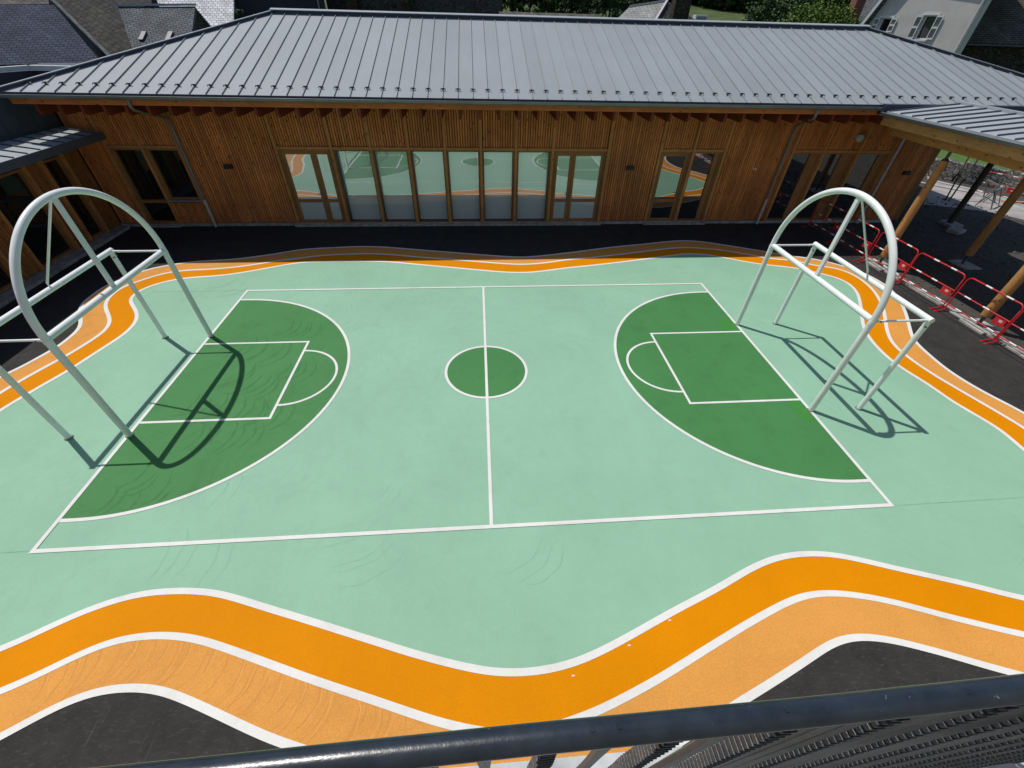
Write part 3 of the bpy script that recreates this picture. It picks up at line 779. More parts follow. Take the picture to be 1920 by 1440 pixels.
# hipped roof in standing seam zinc
RY = YE + 5.5; LX, RX = -12.3, 20.0; LRX, RRX = LX+5.6, RX-5.5
YBK = RY + 5.5
rf = MB()
def rz(y): return ZE + (y-YE)*SL
A = (LX, YE, ZE); B = (RX, YE, ZE); C_ = (RRX, RY, ZR); D_ = (LRX, RY, ZR); E_ = (RX, YBK, ZE); G_ = (LX, YBK, ZE)
rf.add([A, B, C_, D_, E_, G_], [(0, 1, 2, 3), (1, 4, 2), (4, 5, 3, 2), (5, 0, 3)])
eave_shade = MB().box(LX+.02, RX-.02, YE+.003, YE+.012, ZE-.10, ZE-.004)  # dark strip standing in for the shade inside the gutter
# seams
sx = -0.105; k = int((LX-sx)/0.416)
sm = MB()
nrm = Vector((0, -SL, 1)).normalized()
seam_x = []
while sx + k*0.416 < RX-.1:
    x = sx + k*0.416; k += 1
    if x < LX+.15: continue
    yt = RY
    if x < LRX: yt = YE + (x-LX)*5.5/5.6
    if x > RRX: yt = YE + (RX-x)
    seam_x.append((x, yt))
    yt -= 0.04
    if yt-YE < .1: continue
    sm.prism([(x-.006, YE-.005, ZE-.0), (x-.006, yt, rz(yt)), (x-.006, yt, rz(yt)+.034), (x-.006, YE-.005, ZE+.034)], (0.012, 0, 0))
# side hips seams
yy = YE+.3
while yy < YBK-.2:
    d = min(yy-YE, YBK-yy)
    sm.prism([(LX, yy-.006, ZE), (LX+d*5.6/5.5-.04, yy-.006, ZE+d*SL), (LX+d*5.6/5.5-.04, yy-.006, ZE+d*SL+.034), (LX, yy-.006, ZE+.034)], (0, .012, 0))
    sm.prism([(RX, yy-.006, ZE), (RX-d+.04, yy-.006, ZE+d*SL), (RX-d+.04, yy-.006, ZE+d*SL+.034), (RX, yy-.006, ZE+.034)], (0, .012, 0))
    yy += 0.416
roof = rf.build('roof', M['zinc_roof'], school)
merge_into(roof, sm, M['zinc_roof']); merge_into(roof, eave_shade, M['dark_gap'])
# ridge and hip caps with a dark ventilated gap under them
rc = MB(); dg = MB()
dg.box(LRX, RRX, RY-.11, RY+.11, ZR-.03, ZR+.055)
rc.prism([(LRX-.12, RY-.17, ZR+.056), (LRX-.12, RY+.17, ZR+.056), (LRX-.12, RY+.17, ZR+.075), (LRX-.12, RY, ZR+.115), (LRX-.12, RY-.17, ZR+.075)], (RRX-LRX+.24, 0, 0))
for a, b in ((A, D_), (B, C_), (E_, C_), (G_, D_)):
    va = Vector(a)+Vector((0, 0, .03)); vb = Vector(b)+Vector((0, 0, .03)); dg.bar(va, vb, 0.06, 0.07)
    rc.bar(va+Vector((0, 0, .045)), vb+Vector((0, 0, .045)), 0.13, 0.018)
rc.build('ridge_cap', M['zinc'], roof); dg.build('ridge_flashing', M['dark_gap'], roof)
# snow guard clamps, one per seam
cme = None
for (x, yt) in seam_x:
    y = YE+.40
    if yt < y+.05: continue
    if cme is None:
        c = MB(); c.box(-.028, .028, -.018, .018, .0, .062); c.box(-.062, .062, -.010, .010, .040, .060)
        c.bar((0, .02, .045), (0, .05, .050), .022, .02); c.bar((-.05, 0, .05), (-.075, -.035, .02), .02, .012); c.bar((.05, 0, .05), (.075, -.035, .02), .02, .012)
        cme = c.mesh('snow_guard'); cme.materials.append(M['steel_black'])
    o = bpy.data.objects.new('snow_guard', cme); COL.objects.link(o); o.parent = roof
    o.matrix_basis = (parent_world(roof)).inverted() @ Matrix.Translation((x, y, rz(y)+.002))
# downpipes
def downpipe(xg, xw, yw=YW-.13):
    r = 0.04
    pts = [(xg, YE-.05, 3.93), (xg, YE-.05, 3.80), (xg + (xw-xg)*.08, YE+.04, 3.70), (xg + (xw-xg)*.92, yw-.12, 3.32), (xw, yw, 3.24), (xw, yw, 2.9), (xw, yw, 0.93)]
    d = MB().tube(pts, r, 12).build('downpipe', M['zinc_gutter'], school)
    MB().tube([(xw, yw, 0.95), (xw, yw, 0.02)], r+.006, 12).build('cast_foot', M['pipe_light'], d)
    c = MB()
    for z in (0.95, 1.9, 2.9): c.tube([(xw, yw, z-.02), (xw, yw, z+.02)], r+.010, 12); c.box(xw-.01, xw+.01, yw, YW-.0, z-.01, z+.01)
    c.build('bracket', M['zinc_gutter'], d)
downpipe(-9.20, -9.30); downpipe(10.03, 10.62)
MB().tube([(14.72, YW-.12, 0.02), (14.72, YW-.12, 3.6)], 0.05, 12).build('downpipe', M['pipe_light'], school)
# wall fittings
for x in (-8.13, 5.25):
    l = MB().box(x-.13, x+.13, YW-.10, YW-.004, 1.88, 2.0).build('wall_light', M['black'], school, 0.01)
    MB().box(x-.11, x+.11, YW-.09, YW-.02, 1.872, 1.8795).build('diffuser', M['shutter'], l)
MB().box(15.5, 15.75, YW-.10, YW-.004, 1.75, 1.87).build('wall_light', M['black'], school, 0.01)
MB().tube([(9.79, YW-.09, 1.93), (9.79, YW-.0, 1.93)], [.035, .05], 14).build('door_sensor', M['white_trim'], school)
s_ = MB().tube([(13.1, YW-.16, 2.93), (13.1, YW-.14, 2.93), (13.1, YW-.02, 2.93)], [.07, .13, .10], 18).build('siren', M['pipe_light'], school)
MB().tube([(10.78, YW-.06, .13), (10.78, YW-.0, .13)], .05, 12).build('water_tap_cover', M['red'], school)
# end walls
MB().box(X0-.0, X0+.2, YW+1.2, YBK-1.5, 0, ZTOP+.2).box(X0, X1, YBK-1.7, YBK-1.5, 0, ZTOP+.2).build('rear_wall', M['render'], school)

ew = MB().box(X1-.02, X1+.2, YW+.05, YBK-1.5, 0, ZTOP+.3); ew.build('end_wall', M['backing'], school)
ec = MB(); yy = YW+.02
while yy < YBK-1.6: ec.box(X1+.201, X1+.24, yy, yy+.058, .1, ZTOP+.3); yy += .082
ec.box(X1-.04, X1+.2, YW-.0, YW+.045, .1, ZTOP+.1)
ec.build('end_cladding', M['clad_y_shaded'], school)

# ------------------------------------------------------------------ left wing with awning
lw = empty('side_wing', (-12.6, 4, 0), 'timber-clad side wing with dark glazed doors under a zinc awning, left of the court', 'building')
XW = -12.5
LOPEN = [(7.05, 7.75, .12, 2.4), (5.0, 6.35, .12, 2.4), (2.9, 4.2, .12, 2.4)]
w_ = MB(); ys = sorted([-7, 8.45] + [o[0] for o in LOPEN] + [o[1] for o in LOPEN])
for a, b in zip(ys[:-1], ys[1:]):
    mid = (a+b)/2
    if any(o[0] < mid < o[1] for o in LOPEN): w_.box(XW-.3, XW-.045, a, b, 2.4, 2.95)
    else: w_.box(XW-.3, XW-.045, a, b, 0.1, 2.95)
w_.box(XW-.3, XW-.045, 8.45, 8.9, 0.1, 3.9)
w_.build('wall', M['backing'], lw)
c_ = MB(); k = int(-7/0.082)
while k*0.082 < 8.45:
    y0 = k*0.082+.012; y1 = y0+.058; k += 1
    j = random.uniform(-.003, .003)
    if any(y1 > o[0]-.05 and y0 < o[1]+.05 for o in LOPEN): c_.box(XW-.043, XW+j, y0, y1, 2.46, 2.95)
    else: c_.box(XW-.043, XW+j, y0, y1, 0.12, 2.95)
c_.build('cladding', M['clad_y_shaded'], lw)
for (a, b, z0, z1) in LOPEN:
    f = MB(); w0 = .06
    f.box(XW-.14, XW+.01, a, a+w0, z0, z1); f.box(XW-.14, XW+.01, b-w0, b, z0, z1)
    f.box(XW-.14, XW+.01, a+w0, b-w0, z1-w0, z1); f.box(XW-.14, XW+.01, a+w0, b-w0, z0, z0+w0)
    f = f.build('door', M['frame_wood'], lw, .004)
    MB().box(XW-.11, XW-.10, a+w0, b-w0, z0+w0, z1-w0).build('pane', M['glass_dim'], f)
    for yy in (a-.045, b+.045): MB().box(XW-.04, XW+.07, yy-.04, yy+.04, .1, 2.95).build('timber_post', M['post_wood'], lw, .004)
MB().box(XW-.3, XW+.36, -7, 8.35, -0.05, 0.085).build('plinth', M['concrete'], lw, .01)
# zinc-clad upper wall above the awning
up = MB().box(XW-.3, XW-.0, -7, 8.5, 2.96, 3.95); 
upo = up.build('upper_wall', M['zinc_wall'], lw)
us = MB(); yy = -6.8
while yy < 8.4: us.box(XW+.001, XW+.025, yy-.006, yy+.006, 3.05, 3.94); yy += .5
merge_into(upo, us, M['zinc_wall'])
MB().box(XW-6, XW+.02, -7, YE-.02, 3.955, 4.02).build('roof', M['zinc_dark'], lw)
# awning: sheet falling towards the yard
aw = MB(); ax0, ax1 = XW+.026, -11.44; az0, az1 = 3.04, 2.90
aw.prism([(ax0, -7, az0), (ax1, -7, az1), (ax1, -7, az1-.03), (ax0, -7, az0-.03)], (0, 15.45, 0))
awo = aw.build('awning_sheet', M['zinc'], lw)
ss = MB(); yy = 8.2
while yy > -6.9:
    ss.prism([(ax0, yy-.007, az0), (ax1-.02, yy-.007, az1+.001), (ax1-.02, yy-.007, az1+.035), (ax0, yy-.007, az0+.035)], (0, .014, 0)); yy -= .42
merge_into(awo, ss, M['zinc_seam_shade'])
MB().box(ax1+.001, ax1+.03, -7, 8.47, az1-.19, az1+.012).build('fascia', M['zinc_dark'], lw)
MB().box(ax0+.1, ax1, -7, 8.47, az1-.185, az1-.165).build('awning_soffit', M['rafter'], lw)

# ------------------------------------------------------------------ right canopy (covered yard)
cn = empty('covered_yard', (12.75, 0, 0), 'open timber canopy with zinc roof on round log posts, right of the court', 'canopy')
GX = 12.12; CZ0 = 3.93; CXR = 14.25; CZR = 4.14; CXE = 16.6
YC0, YC1 = -9.0, 6.78
cs = (CZR-CZ0)/(CXR-GX)
r_ = MB().prism([(GX-.02, YC0, CZ0), (CXR, YC0, CZR), (CXE, YC0, CZR-(CXE-CXR)*cs), (CXE, YC0, CZR-(CXE-CXR)*cs-.04), (CXR, YC0, CZR-.04), (GX-.02, YC0, CZ0-.04)], (0, YC1-YC0, 0))
cro = r_.build('roof', M['zinc'], cn)
s2 = MB(); yy = YC1-.12
while yy > YC0:
    s2.prism([(GX-.02, yy-.009, CZ0), (CXR-.06, yy-.009, CZR-.006), (CXR-.06, yy-.009, CZR+.034), (GX-.02, yy-.009, CZ0+.038)], (0, .018, 0))
    s2.prism([(CXR+.06, yy-.009, CZR-.006), (CXE, yy-.009, CZR-(CXE-CXR)*cs), (CXE, yy-.009, CZR-(CXE-CXR)*cs+.038), (CXR+.06, yy-.009, CZR+.034)], (0, .018, 0)); yy -= .42
merge_into(cro, s2, M['zinc_seam_shade'])
MB().box(CXR-.07, CXR+.07, YC0, YC1, CZR-.01, CZR+.06).build('ridge_cap', M['zinc'], cro)
MB().box(GX-.1, CXE, YC1+.001, 7.02, CZ0-.1, 4.09).build('wall_flashing', M['dark_gap'], cro)
g3 = MB(); prof3 = [(GX-.085+.075*math.cos(math.pi+math.pi*i/10), CZ0-.035+.085*math.sin(math.pi+math.pi*i/10)) for i in range(11)]
vs = [(a_, YC1, b_) for a_, b_ in prof3] + [(a_, YC0, b_) for a_, b_ in prof3]
g3.add(vs, [(i, i+1, 11+i+1, 11+i) for i in range(10)])
g3.tube([(GX-.165, YC1, CZ0-.03), (GX-.165, YC0, CZ0-.03)], .010, 8)
yy = YC1-.3
while yy > YC0:
    g3.tube([(GX-.085+.079*math.cos(math.pi+math.pi*i/8), yy, CZ0-.035+.089*math.sin(math.pi+math.pi*i/8)) for i in range(9)], .006, 6); yy -= 1.0
g3.box(GX-.165, GX-.01, YC1, YC1+.006, CZ0-.12, CZ0-.03)
g3.build('gutter', M['zinc_gutter'], cn)
MB().box(GX+.0, GX+.04, YC0, YC1, CZ0-.34, CZ0-.045).build('fascia', M['beam'], cn)
MB().box(12.60, 12.90, YC0, YC1, 3.32, 3.56).build('beam', M['beam'], cn, .006)
MB().box(15.55, 15.85, YC0, YC1, 3.32, 3.56).build('beam', M['beam'], cn, .006)
yy = YC1-.4
while yy > YC0:
    MB().box(GX+.045, CXE-.05, yy-.04, yy+.04, 3.565, 3.78).build('joist', M['beam'], cn); yy -= 1.05
MB().box(GX+.045, CXE-.05, YC0, YC1, 3.785, 3.81).build('ceiling_boards', M['beam'], cn)
def log_post(x, y, par):
    t = MB(); zs = [0.33, 0.6, 1.2, 1.9, 2.5, 3.08]
    t.tube([(x, y, z) for z in zs], [.107, .111, .106, .108, .104, .102], 20)
    p = t.build('log_post', M['log'], par)
    MB().tube([(x, y, 0.02), (x, y, 0.30)], [.04, .04], 12).tube([(x, y, .29), (x, y, .335)], [.045, .10], 16).box(x-.1, x+.1, y-.1, y+.1, 0.0, 0.02).build('steel_foot', M['steel'], p)
    MB().tube([(x, y, 3.07), (x, y, 3.14)], [.10, .045], 16).tube([(x, y, 3.13), (x, y, 3.32)], .04, 12).build('steel_head', M['steel'], p)
for x, y in ((12.75, 4.73), (12.75, 1.22), (12.75, -2.3), (12.75, -5.8), (15.7, 4.76), (15.7, 1.22), (15.7, -2.3), (15.7, -5.8)):
    log_post(x, y, cn)
for x, y in ((12.75, 4.73), (12.75, 1.22), (12.75, -2.3), (15.7, 4.76), (15.7, 1.22), (15.7, -2.3)):
    pd = MB().box(x-.22, x+.36, y-.38, y+.30, -0.02, 0.062 if x < 13 else .04).build('footing_pad', M['concrete'], cn, .02)
# post carrying the main roof corner further back
bp = empty('steel_column', (18.4, 8.2, 0), 'dark column standing in the sunlit gap beyond the school corner', 'column')
MB().tube([(18.4, 8.2, 0.0), (18.4, 8.2, 3.9)], .10, 16).build('shaft', M['bark'], bp)
MB().box(18.2, 18.75, 7.9, 8.5, -.02, .10).build('footing', M['concrete'], bp, .02)
MB().box(15.9, 20.0, 8.42, 8.50, 3.55, 3.85).build('edge_beam', M['beam'], school)

# ------------------------------------------------------------------ red and white barriers
def barrier():
    t = empty('crowd_barrier')
    L = 1.46; H = 1.0; r = .017; c = .12
    def hoop():
        pts = [(0, -L/2, .06)]
        pts += [(0, -L/2, H-c)]
        for i in range(7): a = math.pi - (math.pi/2)*i/6; pts.append((0, -L/2+c + c*math.cos(a), H-c + c*math.sin(a)))
        for i in range(7): a = math.pi/2 - (math.pi/2)*i/6; pts.append((0, L/2-c + c*math.cos(a), H-c + c*math.sin(a)))
        pts.append((0, L/2, .06)); return pts
    MB().tube(hoop(), r, 10).build('hoop_frame', M['red'], t, world=False)
    for z in (.56, .20):
        MB().tube([(0, -L/2, z), (0, L/2, z)], r*.9, 10).build('rail', M['red'], t, world=False)
    for z, offs in ((H, (-.36, .18)), (.56, (-.10, .42)), (.20, (-.52, -.05, .40))):
        for o in offs:
            MB().tube([(0, o-.085, z), (0, o+.085, z)], r+.0025, 10).build('reflective_band', M['white_tape'], t, world=False)
    for yy in (-L/2+.03, L/2-.03):
        MB().tube([(-.24, yy, .012), (-.20, yy, .02), (-.05, yy, .055), (0, yy, .10), (.05, yy, .055), (.20, yy, .02), (.24, yy, .012)], .014, 8).bar((-.29, yy, .006), (-.18, yy, .010), .05, .01).bar((.18, yy, .010), (.29, yy, .006), .05, .01).build('foot', M['red'], t, world=False)
    p = MB().box(-.006, .006, -.67, -.40, .36, .545).build('sign_plate', M['red_plate'], t, .004, world=False)
    lt = MB()
    for rr, z in enumerate((.478, .447)):
        yy = -.60
        for w2, gap in (((.012, .006), (.018, .006), (.014, .006), (.02, .006)), ((.018, .006), (.012, .006), (.02, .006), (.012, .006)))[rr]:
            lt.box(-.0095, -.0062, yy, yy+w2, z, z+.022); yy += w2+gap
    lt.build('lettering', M['white_tape'], p, world=False)
    return t
BAR0 = barrier(); LB = {
 0: 'red and white barrier nearest the front of the row, beside the bare asphalt strip',
 1: 'red and white barrier second in the row, in front of the sunlit log post',
 2: 'red and white barrier third in the row, between the two log posts along the kerb',
 3: 'red and white barrier fourth in the row, beside the far log post of the row',
 4: 'red and white barrier fifth in the row, in shade, seen through the goal arch',
 5: 'red and white barrier closest to the school wall, in deep shade'}
for i in range(6):
    b = BAR0 if i == 0 else copy_tree(BAR0)
    b.name = 'crowd_barrier'
    b.location = (12.52 + (0.02 if i % 2 else -.01), -0.23 + 1.52*i, 0.0); b.rotation_euler.z = R((0.8, -0.6, 1.0, -1.2, 0.4, 2.0)[i])
    tag(b, LB[i], 'barrier', 'red and white barriers lined up along the kerb')

# ------------------------------------------------------------------ balcony of the building the picture is taken from
own = empty('old_school', (0, -8, 0), 'pale rendered building carrying the balcony at the bottom edge of the view', 'building')
MB().box(-13, 13, -8.4, -8.0, 0, 8.5).build('wall', M['school_wall'], own)
SY = on_z(925, 1432, 2.4).y
sb = MB().box(-3.2, 3.2, -8.0, SY-.03, 2.20, 2.37).box(-3.26, 3.26, -8.0, SY, 2.371, 2.40)
for x in (-2.6, -.9, .9, 2.6): sb.prism([(x-.1, -7.99, 1.5), (x-.1, -7.99, 2.198), (x-.1, -6.95, 2.198), (x-.1, -7.0, 2.05)], (.2, 0, 0))
sb.build('balcony_slab', M['balcony_stone'], own, .006)
bal = empty('balcony_railing', (0, -6.866, 2.40), 'dark blue-grey painted cast iron balcony railing across the bottom of the view', 'railing')
RY_, RZ_ = -6.868, 4.78
hr = MB(); prof = [(-.0235, -.006), (-.0235, .004), (-.018, .013), (-.008, .0185), (.003, .019), (.013, .0155), (.021, .008), (.0235, -.002), (.022, -.010), (.012, -.014), (-.012, -.014), (-.021, -.011)]
nseg = 90; vs = []
for i in range(nseg+1):
    x = -3.15 + 6.3*i/nseg; dz = .0012*math.sin(x*7)+.0008*math.sin(x*17+1); dy = .0010*math.sin(x*5+2)
    vs += [(x, RY_+a+dy, RZ_+b+dz) for a, b in prof]
m = len(prof); fs = [(i*m+k, i*m+(k+1)%m, (i+1)*m+(k+1)%m, (i+1)*m+k) for i in range(nseg) for k in range(m)]
hr.add(vs, fs, True); hr.add(vs[:m], [tuple(range(m))]); hr.add(vs[-m:], [tuple(range(m))[::-1]])
ho = hr.build('handrail', M['rail_paint'], bal)
rv = MB()
for x in (-1.0, 0.13, 0.18, .5, .87, 1.6): rv.tube([(x, RY_+.002, RZ_+.017), (x, RY_+.002, RZ_+.0215)], [.006, .004], 10)
rv.build('rivet', M['rail_paint'], ho)
flat_bar = MB().box(-3.1, 3.1, RY_-.011, RY_+.011, RZ_-.026, RZ_-.0145); flat_bar.build('top_bar', M['cast'], bal)
MB().box(-3.1, 3.1, RY_-.012, RY_+.012, 2.44, 2.455).build('bottom_bar', M['cast'], bal)
k = -12
while k <= 12:
    x0 = .055 + .25*k; k += 1
    rb = MB(); z = 2.47
    while z < 4.70:
        wd = .017 + .002*math.sin(z*21)
        rb.prism([(x0-wd, RY_-.014, z), (x0-wd, RY_+.014, z), (x0-wd, RY_+.018, z+.019), (x0-wd, RY_-.018, z+.019)], (wd*2, 0, 0)); z += .030
    rb.box(x0-.010, x0+.010, RY_-.010, RY_+.010, 2.456, 4.753)
    rb.build('ribbed_baluster', M['cast'], bal, .002)
    for dx, w_ in (((.125, .013),) if x0 < .5 else ((.062, .014), (.125, .016), (.188, .014))):
        fb = MB(); xx = x0+dx
        n2 = 34; vs = []
        for i in range(n2+1):
            z = 2.456 + (4.753-2.456)*i/n2; ww = w_*(1+.30*math.sin(i*.6)); 
            vs += [(xx-ww, RY_-.006, z), (xx, RY_-.012, z), (xx+ww, RY_-.006, z), (xx+ww, RY_+.006, z), (xx, RY_+.012, z), (xx-ww, RY_+.006, z)]
        fb.add(vs, [(i*6+q, i*6+(q+1)%6, (i+1)*6+(q+1)%6, (i+1)*6+q) for i in range(n2) for q in range(6)])
        fb.build('leaf_baluster', M['cast'], bal)
    for dx in (.05, .19):
        sc = MB(); cx_ = x0+dx; cz_ = RZ_-.058
        sc.tube([(cx_+.030*math.cos(2*math.pi*i/20), RY_+.004, cz_+.028*math.sin(2*math.pi*i/20)) for i in range(20)], .0085, 8, closed=True)
        sc.tube([(cx_+.013*math.cos(2*math.pi*i/14), RY_+.010, cz_+.012*math.sin(2*math.pi*i/14)) for i in range(14)], .006, 8, closed=True)
        sc.build('scroll', M['cast'], bal)

bal.rotation_euler.z = R(0.6)
# ------------------------------------------------------------------ background helpers
def pl(u, v, n, o):
    d = ray(u, v); n = Vector(n); return CAM + d * ((Vector(o)-CAM).dot(n) / d.dot(n))
def slab(name, pts, thick, mat, par, hint=None):
    """thick polygon with its own local frame (so courses follow the slope)"""
    pts = [Vector(p) for p in pts]
    n = (pts[1]-pts[0]).cross(pts[2]-pts[0]).normalized()
    if n.z < 0 or (abs(n.z) < 1e-6 and n.y > 0): n = -n
    ex = Vector(hint) if hint is not None else (pts[1]-pts[0]); ex = (ex - n*ex.dot(n)).normalized(); ey = n.cross(ex)
    o = pts[0]; mw = Matrix(((ex.x, ey.x, n.x, o.x), (ex.y, ey.y, n.y, o.y), (ex.z, ey.z, n.z, o.z), (0, 0, 0, 1)))
    inv = mw.inverted(); lp = [inv @ p for p in pts]
    b = MB(); b.prism([(p.x, p.y, 0) for p in lp], (0, 0, -thick))
    ob = b.build(name, mat, par, world=False)
    ob.matrix_basis = (parent_world(par).inverted() if par else Matrix()) @ mw
    return ob
def gable_house(name, label, tl, tr, br, bl, roofmat, wallmat, group=None, thick=.14, over=.25, cat='house', base=-1.0):
    tl, tr, br, bl = [Vector(p) for p in (tl, tr, br, bl)]
    z = (bl.z+br.z)/2
    root = empty(name, ((bl.x+br.x)/2, (bl.y+br.y)/2, 0), label, cat, group)
    slab('roof', [bl, br, tr, tl], thick, roofmat, root)
    b2l = tl + (tl-bl)*Vector((1, 1, 0)) if False else Vector((2*tl.x-bl.x, 2*tl.y-bl.y, bl.z))
    b2r = Vector((2*tr.x-br.x, 2*tr.y-br.y, br.z))
    slab('roof', [b2r, b2l, tl, tr], thick, roofmat, root)
    rd = (br-bl).normalized(); dn = Vector((0, 0, -thick*1.15))
    def ins(p, s): return p + rd*s*over
    wb = MB(); L = [ins(bl, 1), ins(tl, 1), ins(b2l, 1)]; Rr = [ins(br, -1), ins(tr, -1), ins(b2r, -1)]
    pl_ = []
    for tri in (L, Rr):
        c = (tri[0]+tri[2])/2
        a = tri[0].lerp(c, .05)+dn; t = tri[1]+dn; d = tri[2].lerp(c, .05)+dn
        pl_.append([Vector((a.x, a.y, base)), a, t, d, Vector((d.x, d.y, base))])
    vs = pl_[0]+pl_[1]
    wb.add(vs, [(0, 1, 2, 3, 4), (9, 8, 7, 6, 5), (0, 5, 6, 1), (3, 8, 9, 4), (1, 6, 7, 2), (2, 7, 8, 3)])
    wb.build('wall', wallmat, root)
    return root
G1 = 'old slate-roofed houses behind the school'
n1 = (0.02, -.42, .90); o = at_h(50, 9, 31)
hA = gable_house('slate_house', 'house with a wide dark blue slate roof at the far left', pl(-130, 10, n1, o), pl(101, 9, n1, o), pl(189, 116, n1, o), pl(-90, 124, n1, o), M['slate_blue'], M['stone_dark'], G1)
# verge board casting the dark strip
n8 = (0.0, -.42, .90); o = at_h(0, 0, 44)
gable_house('slate_house', 'house with rough tan slate roof peeking above the blue slate roof', pl(-160, -60, n8, o), pl(90, -62, n8, o), pl(92, 30, n8, o), pl(-160, 34, n8, o), M['slate_tan'], M['stone_dark'], G1)
n2 = (-.25, -.45, .85); o = at_h(150, 50, 36)
hB = empty('slate_house', (pl(200, 80, n2, o).x, pl(200, 80, n2, o).y, 0), 'house with weathered brown-grey slate roof between the blue roof and the grey roof', 'house', G1)
pB = [pl(u, v, n2, o) for u, v in [(211, 112), (258, 112), (221, 12), (284, 12), (284, -25), (86, -12)]]
slab('roof', pB, .25, M['slate_old'], hB, hint=(1, .1, 0))
bb = MB(); bb.prism([p - Vector((0, 0, .3)) for p in pB], (0.0, .0, -7)); bb.build('wall', M['stone_dark'], hB)
MB().bar(pB[0]+Vector((0, 0, .03)), pB[5]+Vector((0, 0, .03)), .16, .10).build('verge_board', M['slate_grey'], hB)
n3 = (0.0, -.44, .90); o = at_h(300, 13, 33)
hC = gable_house('slate_house', 'small house with pale grey slate roof and two little skylights', pl(221, 13, n3, o), pl(366, 12, n3, o), pl(357, 84, n3, o), pl(252, 104, n3, o), M['slate_grey'], M['stone_dark'], G1, over=.08)
for u, v in ((269, 70), (319, 70)):
    p = pl(u, v, n3, o); MB().prism([p+Vector((-.10, -.28, -.14)), p+Vector((.10, -.28, -.14)), p+Vector((.10, .28, .14)), p+Vector((-.10, .28, .14))], (0, -.04, .08)).build('skylight', M['dark_gap'], hC)
MB().bar(pl(219, 12, n3, o)+Vector((0, 0, .05)), pl(367, 11, n3, o)+Vector((0, 0, .05)), .22, .08).build('ridge_tiles', M['zinc'], hC)
n4 = (0.02, -.575, .818); o = at_h(360, 20, 46)
hD = gable_house('slate_house', 'house whose slate roof shines nearly white in the sun', pl(281, -38, n4, o), pl(438, -38, n4, o), pl(438, 60, n4, o), pl(281, 60, n4, o), M['slate_glare'], M['stone_dark'], G1)
zp = 4.3
q = [on_z(u, v, zp) for u, v in [(-60, 133), (55, 125), (150, 127)]]
an = empty('flat_roof_annex', (q[1].x, q[1].y, 0), 'low annex with a pale parapet edge just behind the left hip of the school roof', 'annex')
foot = [q[0], q[1], q[2], q[2]+Vector((.5, 4, 0)), q[0]+Vector((-1, 4, 0))]
w_ = MB(); w_.prism([(p_.x, p_.y, 0) for p_ in foot], (0, 0, zp-.3)); w_.build('wall', M['dark_gap'], an)
w_ = MB(); w_.prism([(p_.x, p_.y, zp-.299) for p_ in foot], (0, 0, .2)); w_.build('parapet', M['dark_gap'], an)
w_ = MB()
for p0_, p1_ in ((q[0], q[1]), (q[1], q[2])): w_.bar(p0_+Vector((0, 0, -.02)), p1_+Vector((0, 0, -.02)), .16, .12)
w_.build('coping', M['white_trim'], an)
slab('lean_to_roof', [on_z(-70, 192, 3.2), on_z(70, 180, 3.2), on_z(85, 139, 3.9), on_z(-70, 148, 3.9)], .12, M['slate_tan'], an)
# dark shed and church
def block(u0, u1, h0, h1, z1, depth):
    a = at_h(u0, 30, h0); b = at_h(u1, 30, h1); d = (b-a); d.z = 0; nn = Vector((-d.y, d.x, 0)).normalized()
    if nn.y < 0: nn = -nn
    return a, b, nn*depth
a, b, dp = block(446, 614, 47, 47, 0, 5)
hE = empty('shed', (a.x, a.y, 0), 'dark slate-hung shed between the shining roof and the church wall', 'shed')
w_ = MB(); zt = 7.6
w_.prism([(a.x, a.y, -.5), (b.x, b.y, -.5), (b.x, b.y, zt), (a.x, a.y, zt)], dp); w_.build('wall', M['shed_dark'], hE)
w_ = MB(); ea = Vector((a.x, a.y, zt)); eb = Vector((b.x, b.y, zt)); off = dp.normalized()*-.4
w_.prism([ea+off-Vector((0, 0, .05)), ea+dp*.5+Vector((0, 0, 1.6)), ea+dp-off, ea+dp-off+Vector((0, 0, .15)), ea+dp*.5+Vector((0, 0, 1.8)), ea+off+Vector((0, 0, .1))], eb-ea); w_.build('roof', M['slate_blue'], hE)
w_ = MB().bar(Vector((a.x, a.y, 0)).lerp(Vector((b.x, b.y, 0)), .93)+Vector((0, -.15, 2)), Vector((a.x, a.y, 0)).lerp(Vector((b.x, b.y, 0)), .93)+Vector((0, -.15, 8)), .12, .12); w_.build('downpipe', M['zinc_gutter'], hE)
p = at_h(484, 31, 43)
MB().prism([p+Vector((-.4, 0, -1.6)), p+Vector((.45, 0, -1.6)), p+Vector((.45, 0, .15)), p+Vector((-.3, 0, .12))], (0, .5, 0)).build('lean_to_roof', M['slate_glare'], hE)
a, b, dp = block(617, 932, 50, 47, 0, 9)
ch = empty('church', (a.x, a.y, 0), 'dark stone church wall with buttresses rising behind the school roof', 'church')
MB().prism([(a.x, a.y, -.5), (b.x, b.y, -.5), (b.x, b.y, 11), (a.x, a.y, 11)], dp).build('wall', M['stone_dark'], ch)
dd = (b-a); dd.z = 0; dd.normalize(); nf = Vector((dd.y, -dd.x, 0))
for t_ in (.17, .47):
    c = Vector((a.x, a.y, 0)).lerp(Vector((b.x, b.y, 0)), t_)
    MB().prism([c-dd*.45+Vector((0, 0, -.4)), c+dd*.45+Vector((0, 0, -.4)), c+dd*.45+nf*1.2+Vector((0, 0, -.4)), c-dd*.45+nf*1.2+Vector((0, 0, -.4))], (0, 0, 10)).build('buttress', M['stone_brown'], ch)
c0 = Vector((a.x, a.y, 11)); c1 = Vector((b.x, b.y, 11)); mid = dp*.5+Vector((0, 0, 4))
MB().prism([c0+nf*.5, c0+mid, c0+dp-nf*.5, c0+dp-nf*.5+Vector((0, 0, .2)), c0+mid+Vector((0, 0, .25)), c0+nf*.5+Vector((0, 0, .2))], c1-c0).build('roof', M['slate_old'], ch)
